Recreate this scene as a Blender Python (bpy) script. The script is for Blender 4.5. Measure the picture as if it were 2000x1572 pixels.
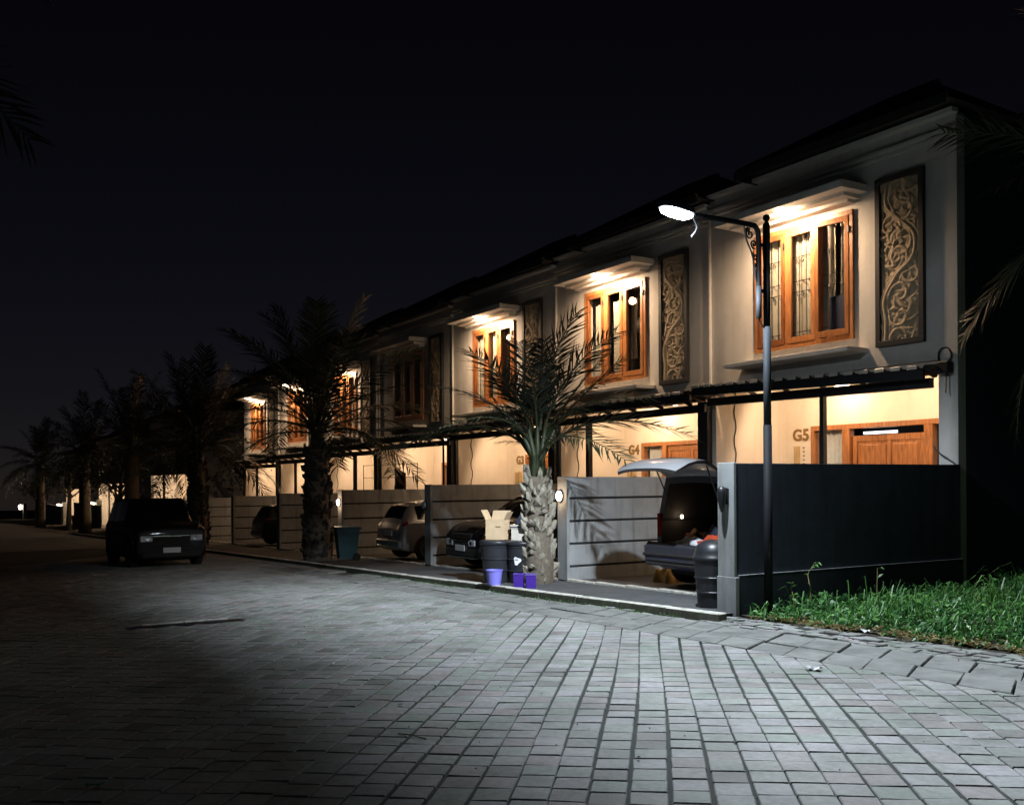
import bpy, math, random
from mathutils import Vector, Matrix
R = math.radians
random.seed(7)
sc = bpy.context.scene
for o in list(bpy.data.objects): bpy.data.objects.remove(o)
col = sc.collection

# ------------------------------------------------------------------ camera
FPX, H_EYE, G = 1900.0, 1.55, 0.022          # focal length (px of 2000), eye height, street gradient
phi = math.atan(1150 / FPX); roll = 0.006
fwd = Vector((-math.cos(phi), math.sin(phi), 0)); rgt = Vector((math.sin(phi), math.cos(phi), 0)); up = Vector((0, 0, 1))
r2 = rgt * math.cos(roll) - up * math.sin(roll); u2 = rgt * math.sin(roll) + up * math.cos(roll)
cd = bpy.data.cameras.new('camera'); cam = bpy.data.objects.new('camera', cd); col.objects.link(cam)
cd.sensor_fit = 'HORIZONTAL'; cd.sensor_width = 36; cd.lens = 36 * FPX / 2000
cd.shift_y = (940 - 786) / 2000.0
cd.clip_start = 0.05; cd.clip_end = 3000
M = Matrix(((r2.x, u2.x, -fwd.x, 0), (r2.y, u2.y, -fwd.y, 0), (r2.z, u2.z, -fwd.z, H_EYE), (0, 0, 0, 1)))
cam.matrix_world = M
sc.camera = cam
# ------------------------------------------------------------------ night sky
w = bpy.data.worlds.new('World'); sc.world = w; w.use_nodes = True
nt = w.node_tree; bg = nt.nodes['Background']
sky = nt.nodes.new('ShaderNodeTexSky'); sky.sky_type = 'NISHITA'; sky.sun_disc = False
sky.sun_elevation = R(30); sky.sun_rotation = R(120); sky.dust_density = 0; sky.air_density = .6
hs = nt.nodes.new('ShaderNodeHueSaturation'); hs.inputs['Saturation'].default_value = 0.8
nt.links.new(sky.outputs[0], hs.inputs['Color']); tn = nt.nodes.new('ShaderNodeMixRGB'); tn.blend_type = 'MULTIPLY'; tn.inputs[0].default_value = 1; tn.inputs[2].default_value = (1.35, 1.0, 1.05, 1); nt.links.new(hs.outputs[0], tn.inputs[1]); nt.links.new(tn.outputs[0], bg.inputs[0])
bg.inputs[1].default_value = 0.0009
# a faint moon
sd = bpy.data.lights.new('moon', 'SUN'); sd.energy = 0.002; sd.angle = R(0.5); sd.color = (0.8, 0.88, 1)
so = bpy.data.objects.new('moon', sd); col.objects.link(so); so.rotation_euler = (R(60), 0, R(120))
# ------------------------------------------------------------------ exposure
vs = sc.view_settings; vs.view_transform = 'Standard'; vs.look = 'None'; vs.exposure = 0; vs.gamma = 1; vs.use_curve_mapping = False
sc.render.engine = 'CYCLES'
try:
    sc.cycles.use_denoising = True; sc.cycles.denoiser = 'OPENIMAGEDENOISE'
except Exception: pass
sc.cycles.max_bounces = 8; sc.cycles.diffuse_bounces = 4; sc.cycles.glossy_bounces = 4; sc.cycles.transparent_max_bounces = 16
sc.cycles.sample_clamp_indirect = 4; sc.cycles.caustics_reflective = False; sc.cycles.caustics_refractive = False
COOL = (0.82, 0.91, 1.0); WARM = (1.0, 0.68, 0.42)

# ================================================================== materials
def newmat(name):
    m = bpy.data.materials.new(name); m.use_nodes = True
    return m, m.node_tree, m.node_tree.nodes['Principled BSDF']
MATS = {}
def mat(name, c, rough=0.6, metal=0.0, var=0.12, scale=6.0, bump=0.0, bscale=60.0, coat=0.0, emit=None, estr=0.0, spec=0.5, stain=0.0, coords='Object'):
    if name in MATS: return MATS[name]
    m, t, b = newmat(name); N = t.nodes; L = t.links
    b.inputs['Roughness'].default_value = rough; b.inputs['Metallic'].default_value = metal
    b.inputs['Specular IOR Level'].default_value = spec
    b.inputs['Coat Weight'].default_value = coat
    tc = N.new('ShaderNodeTexCoord' if coords != 'Position' else 'ShaderNodeNewGeometry')
    nz = N.new('ShaderNodeTexNoise'); nz.inputs['Scale'].default_value = scale; nz.inputs['Detail'].default_value = 6; nz.inputs['Roughness'].default_value = 0.65
    L.new(tc.outputs[coords], nz.inputs['Vector'])
    rp = N.new('ShaderNodeValToRGB'); e = rp.color_ramp.elements
    e[0].position = 0.3; e[1].position = 0.72
    e[0].color = tuple(x * (1 - var) for x in c) + (1,); e[1].color = tuple(min(1, x * (1 + var)) for x in c) + (1,)
    L.new(nz.outputs['Fac'], rp.inputs['Fac']); out = rp.outputs[0]
    if stain:
        n2 = N.new('ShaderNodeTexNoise'); n2.inputs['Scale'].default_value = scale * 0.35; n2.inputs['Detail'].default_value = 8
        mp = N.new('ShaderNodeMapping'); mp.inputs['Scale'].default_value = (5, 5, 0.5)
        L.new(tc.outputs[coords], mp.inputs[0]); L.new(mp.outputs[0], n2.inputs['Vector'])
        r3 = N.new('ShaderNodeValToRGB'); r3.color_ramp.elements[0].position = 0.5; r3.color_ramp.elements[1].position = 0.75
        r3.color_ramp.elements[1].color = (stain, stain, stain, 1); r3.color_ramp.elements[0].color = (0, 0, 0, 1)
        L.new(n2.outputs['Fac'], r3.inputs[0])
        mx = N.new('ShaderNodeMixRGB'); mx.blend_type = 'MULTIPLY'; mx.inputs[2].default_value = (0.55, 0.52, 0.46, 1)
        L.new(r3.outputs[0], mx.inputs[0]); L.new(out, mx.inputs[1]); out = mx.outputs[0]
    L.new(out, b.inputs['Base Color'])
    if bump:
        n3 = N.new('ShaderNodeTexNoise'); n3.inputs['Scale'].default_value = bscale; n3.inputs['Detail'].default_value = 4
        L.new(tc.outputs[coords], n3.inputs['Vector'])
        bp = N.new('ShaderNodeBump'); bp.inputs['Strength'].default_value = bump; bp.inputs['Distance'].default_value = 0.01
        L.new(n3.outputs['Fac'], bp.inputs['Height']); L.new(bp.outputs[0], b.inputs['Normal'])
    if emit:
        b.inputs['Emission Color'].default_value = emit + (1,); b.inputs['Emission Strength'].default_value = estr
    MATS[name] = m
    return m
def wood(name, c):
    m, t, b = newmat(name); N = t.nodes; L = t.links
    tc = N.new('ShaderNodeTexCoord'); mp = N.new('ShaderNodeMapping'); mp.inputs['Scale'].default_value = (9, 9, 0.9)
    L.new(tc.outputs['Object'], mp.inputs[0])
    nz = N.new('ShaderNodeTexNoise'); nz.inputs['Scale'].default_value = 3; nz.inputs['Detail'].default_value = 8; nz.inputs['Distortion'].default_value = 1.2
    L.new(mp.outputs[0], nz.inputs['Vector'])
    rp = N.new('ShaderNodeValToRGB'); e = rp.color_ramp.elements; e[0].position = .3; e[1].position = .7
    e[0].color = tuple(x * .55 for x in c) + (1,); e[1].color = tuple(x * 1.25 for x in c) + (1,)
    L.new(nz.outputs['Fac'], rp.inputs[0]); L.new(rp.outputs[0], b.inputs['Base Color'])
    b.inputs['Roughness'].default_value = 0.38
    MATS[name] = m; return m
def glassmat(name, tint=(0.95, 0.96, 0.96), fac=0.05, rough=0.03):
    m, t, b = newmat(name); N = t.nodes; L = t.links; N.remove(b)
    tr = N.new('ShaderNodeBsdfTransparent'); tr.inputs[0].default_value = tint + (1,)
    gl = N.new('ShaderNodeBsdfGlossy'); gl.inputs['Roughness'].default_value = rough
    mx = N.new('ShaderNodeMixShader'); mx.inputs[0].default_value = fac
    L.new(tr.outputs[0], mx.inputs[1]); L.new(gl.outputs[0], mx.inputs[2]); L.new(mx.outputs[0], N['Material Output'].inputs[0])
    MATS[name] = m; return m
def emis(name, c, s):
    m, t, b = newmat(name); b.inputs['Base Color'].default_value = (.8, .8, .8, 1)
    b.inputs['Emission Color'].default_value = c + (1,); b.inputs['Emission Strength'].default_value = s
    MATS[name] = m; return m
def pavermat():
    m, t, b = newmat('concrete_paver'); N = t.nodes; L = t.links
    ge = N.new('ShaderNodeNewGeometry'); oi = N.new('ShaderNodeObjectInfo')
    ad = N.new('ShaderNodeMath'); ad.operation = 'ADD'; L.new(ge.outputs['Random Per Island'], ad.inputs[0]); L.new(oi.outputs['Random'], ad.inputs[1])
    fr = N.new('ShaderNodeMath'); fr.operation = 'FRACT'; L.new(ad.outputs[0], fr.inputs[0])
    rp = N.new('ShaderNodeValToRGB'); rp.color_ramp.interpolation = 'LINEAR'
    cols = [(0, (.19, .18, .18)), (.10, (.27, .285, .27)), (.28, (.335, .325, .345)), (.45, (.26, .30, .265)), (.62, (.36, .345, .365)), (.78, (.30, .32, .30)), (.9, (.32, .285, .29)), (1, (.22, .21, .205))]
    e = rp.color_ramp.elements; e[0].position, e[0].color = cols[0][0], cols[0][1] + (1,); e[1].position, e[1].color = 1, cols[-1][1] + (1,)
    for p, c in cols[1:-1]:
        x = e.new(p); x.color = c + (1,)
    L.new(fr.outputs[0], rp.inputs[0])
    nz = N.new('ShaderNodeTexNoise'); nz.inputs['Scale'].default_value = 1.3; nz.inputs['Detail'].default_value = 9; nz.inputs['Roughness'].default_value = .7
    L.new(ge.outputs['Position'], nz.inputs['Vector'])
    r3 = N.new('ShaderNodeValToRGB'); r3.color_ramp.elements[0].position = .32; r3.color_ramp.elements[1].position = .62
    r3.color_ramp.elements[0].color = (.36, .42, .34, 1); r3.color_ramp.elements[1].color = (1, 1, 1, 1); L.new(nz.outputs['Fac'], r3.inputs[0])
    mx = N.new('ShaderNodeMixRGB'); mx.blend_type = 'MULTIPLY'; mx.inputs[0].default_value = .8; L.new(rp.outputs[0], mx.inputs[1]); L.new(r3.outputs[0], mx.inputs[2])
    n4 = N.new('ShaderNodeTexNoise'); n4.inputs['Scale'].default_value = 24; n4.inputs['Detail'].default_value = 6; L.new(ge.outputs['Position'], n4.inputs['Vector'])
    r4 = N.new('ShaderNodeValToRGB'); r4.color_ramp.elements[0].position = .25; r4.color_ramp.elements[1].position = .7
    r4.color_ramp.elements[0].color = (.68, .68, .66, 1); r4.color_ramp.elements[1].color = (1.05, 1.05, 1.05, 1); L.new(n4.outputs['Fac'], r4.inputs[0])
    m2 = N.new('ShaderNodeMixRGB'); m2.blend_type = 'MULTIPLY'; m2.inputs[0].default_value = .8; L.new(mx.outputs[0], m2.inputs[1]); L.new(r4.outputs[0], m2.inputs[2])
    n5 = N.new('ShaderNodeTexNoise'); n5.inputs['Scale'].default_value = .55; n5.inputs['Detail'].default_value = 10; n5.inputs['Roughness'].default_value = .75; n5.inputs['Distortion'].default_value = .8; L.new(ge.outputs['Position'], n5.inputs['Vector'])
    r5 = N.new('ShaderNodeValToRGB'); r5.color_ramp.elements[0].position = .56; r5.color_ramp.elements[1].position = .70
    r5.color_ramp.elements[0].color = (1, 1, 1, 1); r5.color_ramp.elements[1].color = (.50, .52, .47, 1); L.new(n5.outputs['Fac'], r5.inputs[0])
    m5 = N.new('ShaderNodeMixRGB'); m5.blend_type = 'MULTIPLY'; m5.inputs[0].default_value = .9; L.new(m2.outputs[0], m5.inputs[1]); L.new(r5.outputs[0], m5.inputs[2]); m2 = m5
    L.new(m2.outputs[0], b.inputs['Base Color'])
    n3 = N.new('ShaderNodeTexNoise'); n3.inputs['Scale'].default_value = 90; n3.inputs['Detail'].default_value = 5; L.new(ge.outputs['Position'], n3.inputs['Vector'])
    bp = N.new('ShaderNodeBump'); bp.inputs['Strength'].default_value = .5; bp.inputs['Distance'].default_value = .006
    L.new(n3.outputs['Fac'], bp.inputs['Height']); L.new(bp.outputs[0], b.inputs['Normal'])
    b.inputs['Roughness'].default_value = .8
    MATS['paver'] = m
pavermat()
def leafmat(name, c1, c2, rough=.5, trans=.25):
    m, t, b = newmat(name); N = t.nodes; L = t.links
    ge = N.new('ShaderNodeNewGeometry'); rp = N.new('ShaderNodeValToRGB'); e = rp.color_ramp.elements
    e[0].color = c1 + (1,); e[1].color = c2 + (1,); L.new(ge.outputs['Random Per Island'], rp.inputs[0])
    L.new(rp.outputs[0], b.inputs['Base Color']); b.inputs['Roughness'].default_value = rough
    tl = N.new('ShaderNodeBsdfTranslucent'); L.new(rp.outputs[0], tl.inputs[0])
    mx = N.new('ShaderNodeMixShader'); mx.inputs[0].default_value = trans
    L.new(b.outputs[0], mx.inputs[1]); L.new(tl.outputs[0], mx.inputs[2]); L.new(mx.outputs[0], N['Material Output'].inputs[0])
    MATS[name] = m; return m

m_wall = mat('grey_render', (.57, .55, .52), .85, var=.07, scale=3, bump=.25, bscale=120, stain=.35)
m_cream = mat('cream_render', (.74, .665, .57), .85, var=.05, scale=2.5, bump=.2, bscale=120, stain=.22)
m_trim = mat('white_trim', (.66, .64, .60), .8, var=.06, scale=5, bump=.1, stain=.2)
m_ceil = mat('ceiling_white', (.72, .68, .6), .9, var=.04)
m_grey = mat('grey_wall_paint', (.27, .285, .29), .8, var=.12, scale=4, bump=.35, bscale=60, stain=.75)
m_dark = mat('shaded_wall_grey', (.030, .039, .060), .8, var=.25, scale=3, bump=.35, bscale=60, stain=.8)  # darker, bluer than the grey paint: shade put into the side-wall colour
m_groove = mat('groove_black', (.02, .02, .022), .9)
m_wood = wood('teak_wood', (.36, .145, .05)); m_wood2 = wood('dark_teak', (.20, .07, .025))
m_glass = glassmat('window_glass')
m_curt = mat('curtain_cloth', (.33, .30, .24), .9, var=.1, scale=12)
m_curtw = mat('pale_curtain_cloth', (.62, .64, .64), .9, var=.08, scale=12)
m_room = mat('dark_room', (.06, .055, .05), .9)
m_steel = mat('black_steel', (.012, .013, .016), .42, metal=0.0, var=.2, spec=.5)
m_polegrey = mat('grey_pole_paint', (.018, .024, .031), .75, var=.25, scale=20)
m_pole = mat('black_pole_paint', (.010, .011, .014), .7, spec=.2)
m_canopy = mat('shaded_sheet', (.03, .028, .026), .6)  # zinc sheet made dark, its unlit underside put into the colour
m_zinc = mat('zinc_sheet', (.60, .58, .54), .45, metal=.3, var=.15, scale=10, stain=.3)
m_roof = mat('dark_roof_tile', (.035, .033, .035), .8, var=.25, scale=8)
m_stone = mat('carved_sandstone', (.40, .315, .21), .85, var=.2, scale=14, bump=.4, bscale=70)
m_stonebg = mat('carved_sandstone_ground', (.29, .235, .165), .9, var=.25, scale=18, bump=.4, bscale=70)
m_frameblk = mat('black_frame', (.018, .018, .02), .6)
m_conc = mat('concrete', (.22, .225, .225), .85, var=.2, scale=3, bump=.4, bscale=60, stain=.5)
m_asph = mat('dark_concrete', (.075, .08, .085), .8, var=.3, scale=2.5, bump=.4, bscale=70, stain=.3)
m_kerb = mat('kerb_white', (.55, .54, .48), .8, var=.35, scale=7, bump=.4, bscale=60, stain=.7, coords='Position')
m_tile = mat('carport_floor', (.06, .052, .045), .5, var=.2, scale=5)
m_soil = mat('soil', (.05, .045, .035), .95, var=.4, scale=5, bump=.8, bscale=30)
m_joint = mat('joint_sand', (.017, .024, .019), .95, var=.75, scale=2.2)
m_num = mat('brass_number', (.20, .115, .03), .5, metal=.0)
m_brown = mat('tan_box', (.45, .33, .17), .7)
m_white = mat('white_plastic', (.7, .7, .7), .4)
m_blackpl = mat('black_plastic', (.02, .021, .026), .38, var=.2, scale=8)
m_teal = mat('teal_plastic', (.02, .075, .09), .45, var=.15)
m_red = mat('red_plastic', (.28, .015, .02), .45)
m_lilac = mat('lilac_plastic', (.20, .19, .66), .4, var=.08)
m_purple = mat('purple_plastic', (.055, .02, .28), .4, var=.1)
m_card = mat('cardboard', (.50, .37, .23), .85, var=.1, scale=8)
m_rubber = mat('tyre_rubber', (.012, .012, .013), .85)
m_rim = mat('alloy_rim', (.35, .36, .37), .35, metal=.9)
m_cglass = mat('car_glass', (.008, .009, .011), .06, spec=.6, var=.05)
m_chrome = mat('chrome', (.7, .7, .7), .12, metal=1, var=.03)
m_plate = mat('number_plate', (.55, .55, .55), .5, var=.2, scale=30)
m_tail = mat('tail_lamp', (.25, .01, .012), .15, coat=.6)
m_lens = mat('head_lamp', (.55, .57, .6), .15, metal=.1, coat=.8)
m_interior = mat('car_interior', (.018, .016, .015), .85)
m_orange = mat('orange_cloth', (.55, .07, .02), .8, bump=.6, bscale=15)
m_clothw = mat('white_cloth', (.6, .62, .66), .8, bump=.6, bscale=15)
m_navy = mat('navy_cloth', (.02, .025, .05), .9)
m_browncl = mat('brown_cloth', (.10, .045, .02), .9, var=.4, scale=20)
m_paper = mat('paper_white', (.7, .72, .74), .8)
m_cyan = mat('cyan_plastic', (.05, .45, .5), .4)
m_trunk = mat('palm_trunk', (.12, .10, .075), .95, var=.4, scale=14, bump=1, bscale=30)
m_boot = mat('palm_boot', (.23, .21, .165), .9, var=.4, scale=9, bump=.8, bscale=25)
m_boot2 = mat('shaded_palm_boot', (.045, .04, .035), .9, var=.4, scale=9)  # darker copy of the boot colour, shade on the far trunks painted in
m_frond = leafmat('palm_leaf', (.012, .019, .010), (.040, .050, .028), .4, .15)
m_petiole = mat('palm_petiole', (.035, .045, .018), .5, var=.3)
m_grass = leafmat('weed_leaf', (.022, .11, .03), (.14, .33, .075), .45)
m_dry = leafmat('dry_leaf', (.25, .2, .08), (.4, .33, .16), .7)
e_street = emis('led_white', (.82, .93, 1.0), 90); e_warm = emis('bulb_warm', (1, .72, .42), 22); e_soft = emis('bulb_soft', (1, .80, .55), 14)
e_bulb = emis('boot_bulb', (1, .8, .55), 14); e_tube = emis('tube_white', (.9, .95, 1), 2.2)

# ================================================================== mesh helpers
class MB:
    def __init__(s): s.v = []; s.f = []; s.smooth = False
    def box(s, x0, x1, y0, y1, z0, z1):
        b = len(s.v)
        s.v += [(x0, y0, z0), (x1, y0, z0), (x1, y1, z0), (x0, y1, z0), (x0, y0, z1), (x1, y0, z1), (x1, y1, z1), (x0, y1, z1)]
        s.f += [tuple(b + i for i in q) for q in ((3, 2, 1, 0), (4, 5, 6, 7), (0, 1, 5, 4), (1, 2, 6, 5), (2, 3, 7, 6), (3, 0, 4, 7))]
        return s
    def cbox(s, x0, x1, y0, y1, z0, z1, c=.01):
        """box whose edges are chamfered"""
        b = len(s.v); X = (x0, x1); Y = (y0, y1); Z = (z0, z1); idx = {}
        for i in (0, 1):
            for j in (0, 1):
                for k in (0, 1):
                    sx, sy, sz = (c if i == 0 else -c), (c if j == 0 else -c), (c if k == 0 else -c)
                    for a, p in enumerate(((X[i], Y[j] + sy, Z[k] + sz), (X[i] + sx, Y[j], Z[k] + sz), (X[i] + sx, Y[j] + sy, Z[k]))):
                        idx[(i, j, k, a)] = len(s.v); s.v.append(p)
        for i in (0, 1):
            q = [idx[(i, j, k, 0)] for j, k in ((0, 0), (1, 0), (1, 1), (0, 1))]; s.f.append(tuple(q if i else q[::-1]))
            q = [idx[(k, i, j, 1)] for j, k in ((0, 0), (1, 0), (1, 1), (0, 1))]; s.f.append(tuple(q if i else q[::-1]))
            q = [idx[(j, k, i, 2)] for j, k in ((0, 0), (1, 0), (1, 1), (0, 1))]; s.f.append(tuple(q if i else q[::-1]))
        for j in (0, 1):
            for k in (0, 1):
                s.f.append((idx[(0, j, k, 1)], idx[(1, j, k, 1)], idx[(1, j, k, 2)], idx[(0, j, k, 2)]))
                s.f.append((idx[(j, 0, k, 0)], idx[(j, 1, k, 0)], idx[(j, 1, k, 2)], idx[(j, 0, k, 2)]))
                s.f.append((idx[(j, k, 0, 0)], idx[(j, k, 1, 0)], idx[(j, k, 1, 1)], idx[(j, k, 0, 1)]))
        for i in (0, 1):
            for j in (0, 1):
                for k in (0, 1): s.f.append((idx[(i, j, k, 0)], idx[(i, j, k, 1)], idx[(i, j, k, 2)]))
        return s
    def poly(s, pts):
        b = len(s.v); s.v += [tuple(p) for p in pts]; s.f.append(tuple(range(b, b + len(pts)))); return s
    def prism(s, pts, d):
        """closed polygon pts extruded by vector d"""
        b = len(s.v); n = len(pts); d = Vector(d)
        s.v += [tuple(p) for p in pts] + [tuple(Vector(p) + d) for p in pts]
        s.f.append(tuple(range(b + n - 1, b - 1, -1))); s.f.append(tuple(range(b + n, b + 2 * n)))
        for i in range(n): s.f.append((b + i, b + (i + 1) % n, b + n + (i + 1) % n, b + n + i))
        return s
    def tube(s, pts, r, n=8, cap=True):
        pts = [Vector(p) for p in pts]; rr = r if isinstance(r, (list, tuple)) else [r] * len(pts); b = len(s.v)
        prev = None
        for i, p in enumerate(pts):
            t = (pts[min(i + 1, len(pts) - 1)] - pts[max(i - 1, 0)]).normalized()
            if prev is None:
                a = Vector((0, 0, 1)) if abs(t.z) < .9 else Vector((1, 0, 0)); u = t.cross(a).normalized()
            else: u = (prev - t * prev.dot(t)).normalized()
            prev = u; v = t.cross(u)
            for k in range(n):
                a = 2 * math.pi * k / n; s.v.append(tuple(p + (u * math.cos(a) + v * math.sin(a)) * rr[i]))
        for i in range(len(pts) - 1):
            for k in range(n):
                s.f.append((b + i * n + k, b + i * n + (k + 1) % n, b + (i + 1) * n + (k + 1) % n, b + (i + 1) * n + k))
        if cap: s.f.append(tuple(range(b + n - 1, b - 1, -1))); e = b + (len(pts) - 1) * n; s.f.append(tuple(range(e, e + n)))
        return s
    def lathe(s, prof, cx=0, cy=0, n=24, sx=1, sy=1):
        b = len(s.v)
        for r, z in prof:
            for k in range(n):
                a = 2 * math.pi * k / n; s.v.append((cx + r * sx * math.cos(a), cy + r * sy * math.sin(a), z))
        for i in range(len(prof) - 1):
            for k in range(n): s.f.append((b + i * n + k, b + i * n + (k + 1) % n, b + (i + 1) * n + (k + 1) % n, b + (i + 1) * n + k))
        s.f.append(tuple(range(b + n - 1, b - 1, -1))); e = b + (len(prof) - 1) * n; s.f.append(tuple(range(e, e + n)))
        return s
    def grid(s, P):
        """P: rows of points"""
        b = len(s.v); m = len(P[0])
        for row in P: s.v += [tuple(p) for p in row]
        for i in range(len(P) - 1):
            for j in range(m - 1): s.f.append((b + i * m + j, b + i * m + j + 1, b + (i + 1) * m + j + 1, b + (i + 1) * m + j))
        return s
    def mesh(s, name):
        me = bpy.data.meshes.new(name); me.from_pydata(s.v, [], s.f); me.update()
        return me
    def build(s, name, m, parent=None, smooth=False, bevel=0):
        me = s.mesh(name)
        me.materials.append(m)
        if smooth:
            for p in me.polygons: p.use_smooth = True
        return link(name, me, parent, bevel)
def link(name, me, parent=None, bevel=0):
    o = bpy.data.objects.new(name, me); col.objects.link(o)
    if parent: o.parent = parent
    if bevel:
        b = o.modifiers.new('bevel', 'BEVEL'); b.width = bevel; b.segments = 2; b.limit_method = 'ANGLE'
    return o
def tag(o, label=None, cat=None, group=None, kind=None):
    if label: o['label'] = label
    if cat: o['category'] = cat
    if group: o['group'] = group
    if kind: o['kind'] = kind
    return o
def thing(name, label, cat, loc=(0, 0, 0), rz=0, group=None):
    o = bpy.data.objects.new(name, None); col.objects.link(o); o.empty_display_size = .2
    o.location = loc; o.rotation_euler = (0, 0, rz); tag(o, label, cat, group); return o
def Bx(name, m, parent, *a, bevel=0): return MB().box(*a).build(name, m, parent, bevel=bevel)
def lamp(name, typ, loc, power, color, parent=None, size=.1, **k):
    l = bpy.data.lights.new(name, typ); l.energy = power; l.color = color
    if typ in ('POINT', 'SPOT'): l.shadow_soft_size = size
    if typ == 'SPOT': l.spot_size = k.get('spot', R(140)); l.spot_blend = k.get('blend', 1)
    o = bpy.data.objects.new(name, l); col.objects.link(o); o.location = loc
    if parent: o.parent = parent
    if 'rot' in k: o.rotation_euler = k['rot']
    return o
def gz(x): return G * x
def kerbY(x): return 8.44 + .022 * (x + 9.6)
def smooth_poly(P, n):
    """Catmull-Rom through points"""
    P = [Vector(p) for p in P]; out = []
    for i in range(len(P) - 1):
        a, b, c, d = P[max(i - 1, 0)], P[i], P[i + 1], P[min(i + 2, len(P) - 1)]
        for k in range(n):
            t = k / n; out.append(.5 * ((2 * b) + (c - a) * t + (2 * a - 5 * b + 4 * c - d) * t * t + (3 * b - a - 3 * c + d) * t ** 3))
    out.append(P[-1]); return out
def rotv(v, ang): c, s = math.cos(ang), math.sin(ang); return (v[0] * c - v[1] * s, v[0] * s + v[1] * c)

# ================================================================== ground and road
def sheet(name, m, x0, x1, y0, y1, dz, parent=None, kind='structure', nx=1):
    mb = MB(); P = []
    for i in range(nx + 1):
        x = x0 + (x1 - x0) * i / nx; P.append([(x, y0, gz(x) + dz), (x, y1, gz(x) + dz)])
    mb.grid([r[::-1] for r in P]); o = mb.build(name, m, parent)
    if kind and not parent: tag(o, kind=kind)
    return o
ground = sheet('ground', m_soil, -900, 400, -500, 900, -.12)
road = sheet('road', m_joint, -39, 8, -7, 7.11, -.016)
road_far = sheet('road', m_conc, -260, -39.01, -7, 7.9, -.004)

def proj_cam(p):
    d = Vector(p) - Vector((0, 0, H_EYE)); z = d.dot(fwd)
    return (1000 + FPX * d.dot(rgt) / z, 940 - FPX * d.z / z, z) if z > .1 else (-9e9, 0, -1)
A39 = R(39.2)
dv = Vector((-math.cos(A39), math.sin(A39))); nv = Vector((math.sin(A39), math.cos(A39)))
SA, SB, GAP, GAPB, YB = .2205, .2105, .009, .0155, 7.10
def clipY(P, ymax):
    out = []
    for i in range(len(P)):
        a, b = P[i], P[(i + 1) % len(P)]
        if a[1] <= ymax: out.append(a)
        if (a[1] <= ymax) != (b[1] <= ymax):
            t = (ymax - a[1]) / (b[1] - a[1]); out.append((a[0] + (b[0] - a[0]) * t, ymax))
    return out
def stone(mb, P, top, depth=.03, ch=.006):
    """a paving stone: polygon P (xy), chamfered top edge; top is a function of (x, y)"""
    n = len(P); cx = sum(p[0] for p in P) / n; cy = sum(p[1] for p in P) / n; b = len(mb.v)
    for dz, s in ((-depth, 0), (-ch, 0), (0, ch)):
        for p in P:
            dx, dy = p[0] - cx, p[1] - cy; l = math.hypot(dx, dy) or 1; k = max(0, 1 - s * 1.4 / l)
            x, y = cx + dx * k, cy + dy * k; mb.v.append((x, y, top(x, y) + dz))
    for r in (0, 1):
        for i in range(n): mb.f.append((b + r * n + i, b + r * n + (i + 1) % n, b + (r + 1) * n + (i + 1) % n, b + (r + 1) * n + i))
    mb.f.append(tuple(b + 2 * n + i for i in range(n)))
def area(P): return .5 * sum(P[i][0] * P[(i + 1) % len(P)][1] - P[(i + 1) % len(P)][0] * P[i][1] for i in range(len(P)))
cells = []
rg = random.Random(11)
colsh = {}
for ib in range(-80, 80):
    off = rg.uniform(-.018, .018); colsh[ib] = off
    for ia in range(-60, 260):
        c = dv * (ia * SA + off + .02 * math.sin(ib * 1.7)) + nv * (ib * SB + .012 * math.sin(ia * .23 + ib * .9))
        if -38.8 < c.x < 1.5 and -4.5 < c.y < 7.25: cells.append((c, rg.uniform(-.012, .012)))
near = []
for k, (c, a) in enumerate(cells):
    px, py, z = proj_cam((c.x, c.y, gz(c.x)))
    if -20 < px < 2020 and 900 < py < 1600 and c.y < 6.95: near.append((z, k))
near.sort(); near = set(k for _, k in near[:300])
tiles = []
for v in range(5):
    mb = MB(); q = [(-SA / 2 + GAP / 2, -SB / 2 + GAPB / 2), (SA / 2 - GAP / 2, -SB / 2 + GAPB / 2), (SA / 2 - GAP / 2, SB / 2 - GAPB / 2), (-SA / 2 + GAP / 2, SB / 2 - GAPB / 2)]
    q = [(x + rg.uniform(-.003, .003), y + rg.uniform(-.003, .003)) for x, y in q]
    stone(mb, q, lambda x, y: 0); me = mb.mesh('paver'); me.materials.append(MATS['paver']); tiles.append(me)
rest = MB()
for k, (c, a) in enumerate(cells):
    ang = math.atan2(dv.y, dv.x) + a; dz = rg.uniform(-.0025, .0025)
    if k in near:
        o = link('paver', rg.choice(tiles), road)
        u = Vector((math.cos(ang), math.sin(ang), G * math.cos(ang))).normalized(); n0 = Vector((-G, 0, 1)).normalized()
        n0 = (n0 + Vector((rg.uniform(-.016, .016), rg.uniform(-.016, .016), 0))).normalized(); u = (u - n0 * u.dot(n0)).normalized(); v = n0.cross(u)
        o.matrix_world = Matrix(((u.x, v.x, n0.x, c.x), (u.y, v.y, n0.y, c.y), (u.z, v.z, n0.z, gz(c.x) + dz), (0, 0, 0, 1)))
    else:
        q = []
        for sx, sy in ((-1, -1), (1, -1), (1, 1), (-1, 1)):
            x, y = rotv((sx * (SA - GAP) / 2 + rg.uniform(-.003, .003), sy * (SB - GAPB) / 2 + rg.uniform(-.003, .003)), ang); q.append((c.x + x, c.y + y))
        q = clipY(q, YB)
        if len(q) < 3: continue
        if area(q) < 0: q = q[::-1]
        if abs(area(q)) < .001: continue
        tx, ty = rg.uniform(-.02, .02), rg.uniform(-.02, .02)
        stone(rest, q, lambda x, y: gz(x) + dz + (x - c.x) * tx + (y - c.y) * ty)
o = rest.build('pavers', MATS['paver'], road); tag(o, kind='stuff')

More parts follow.
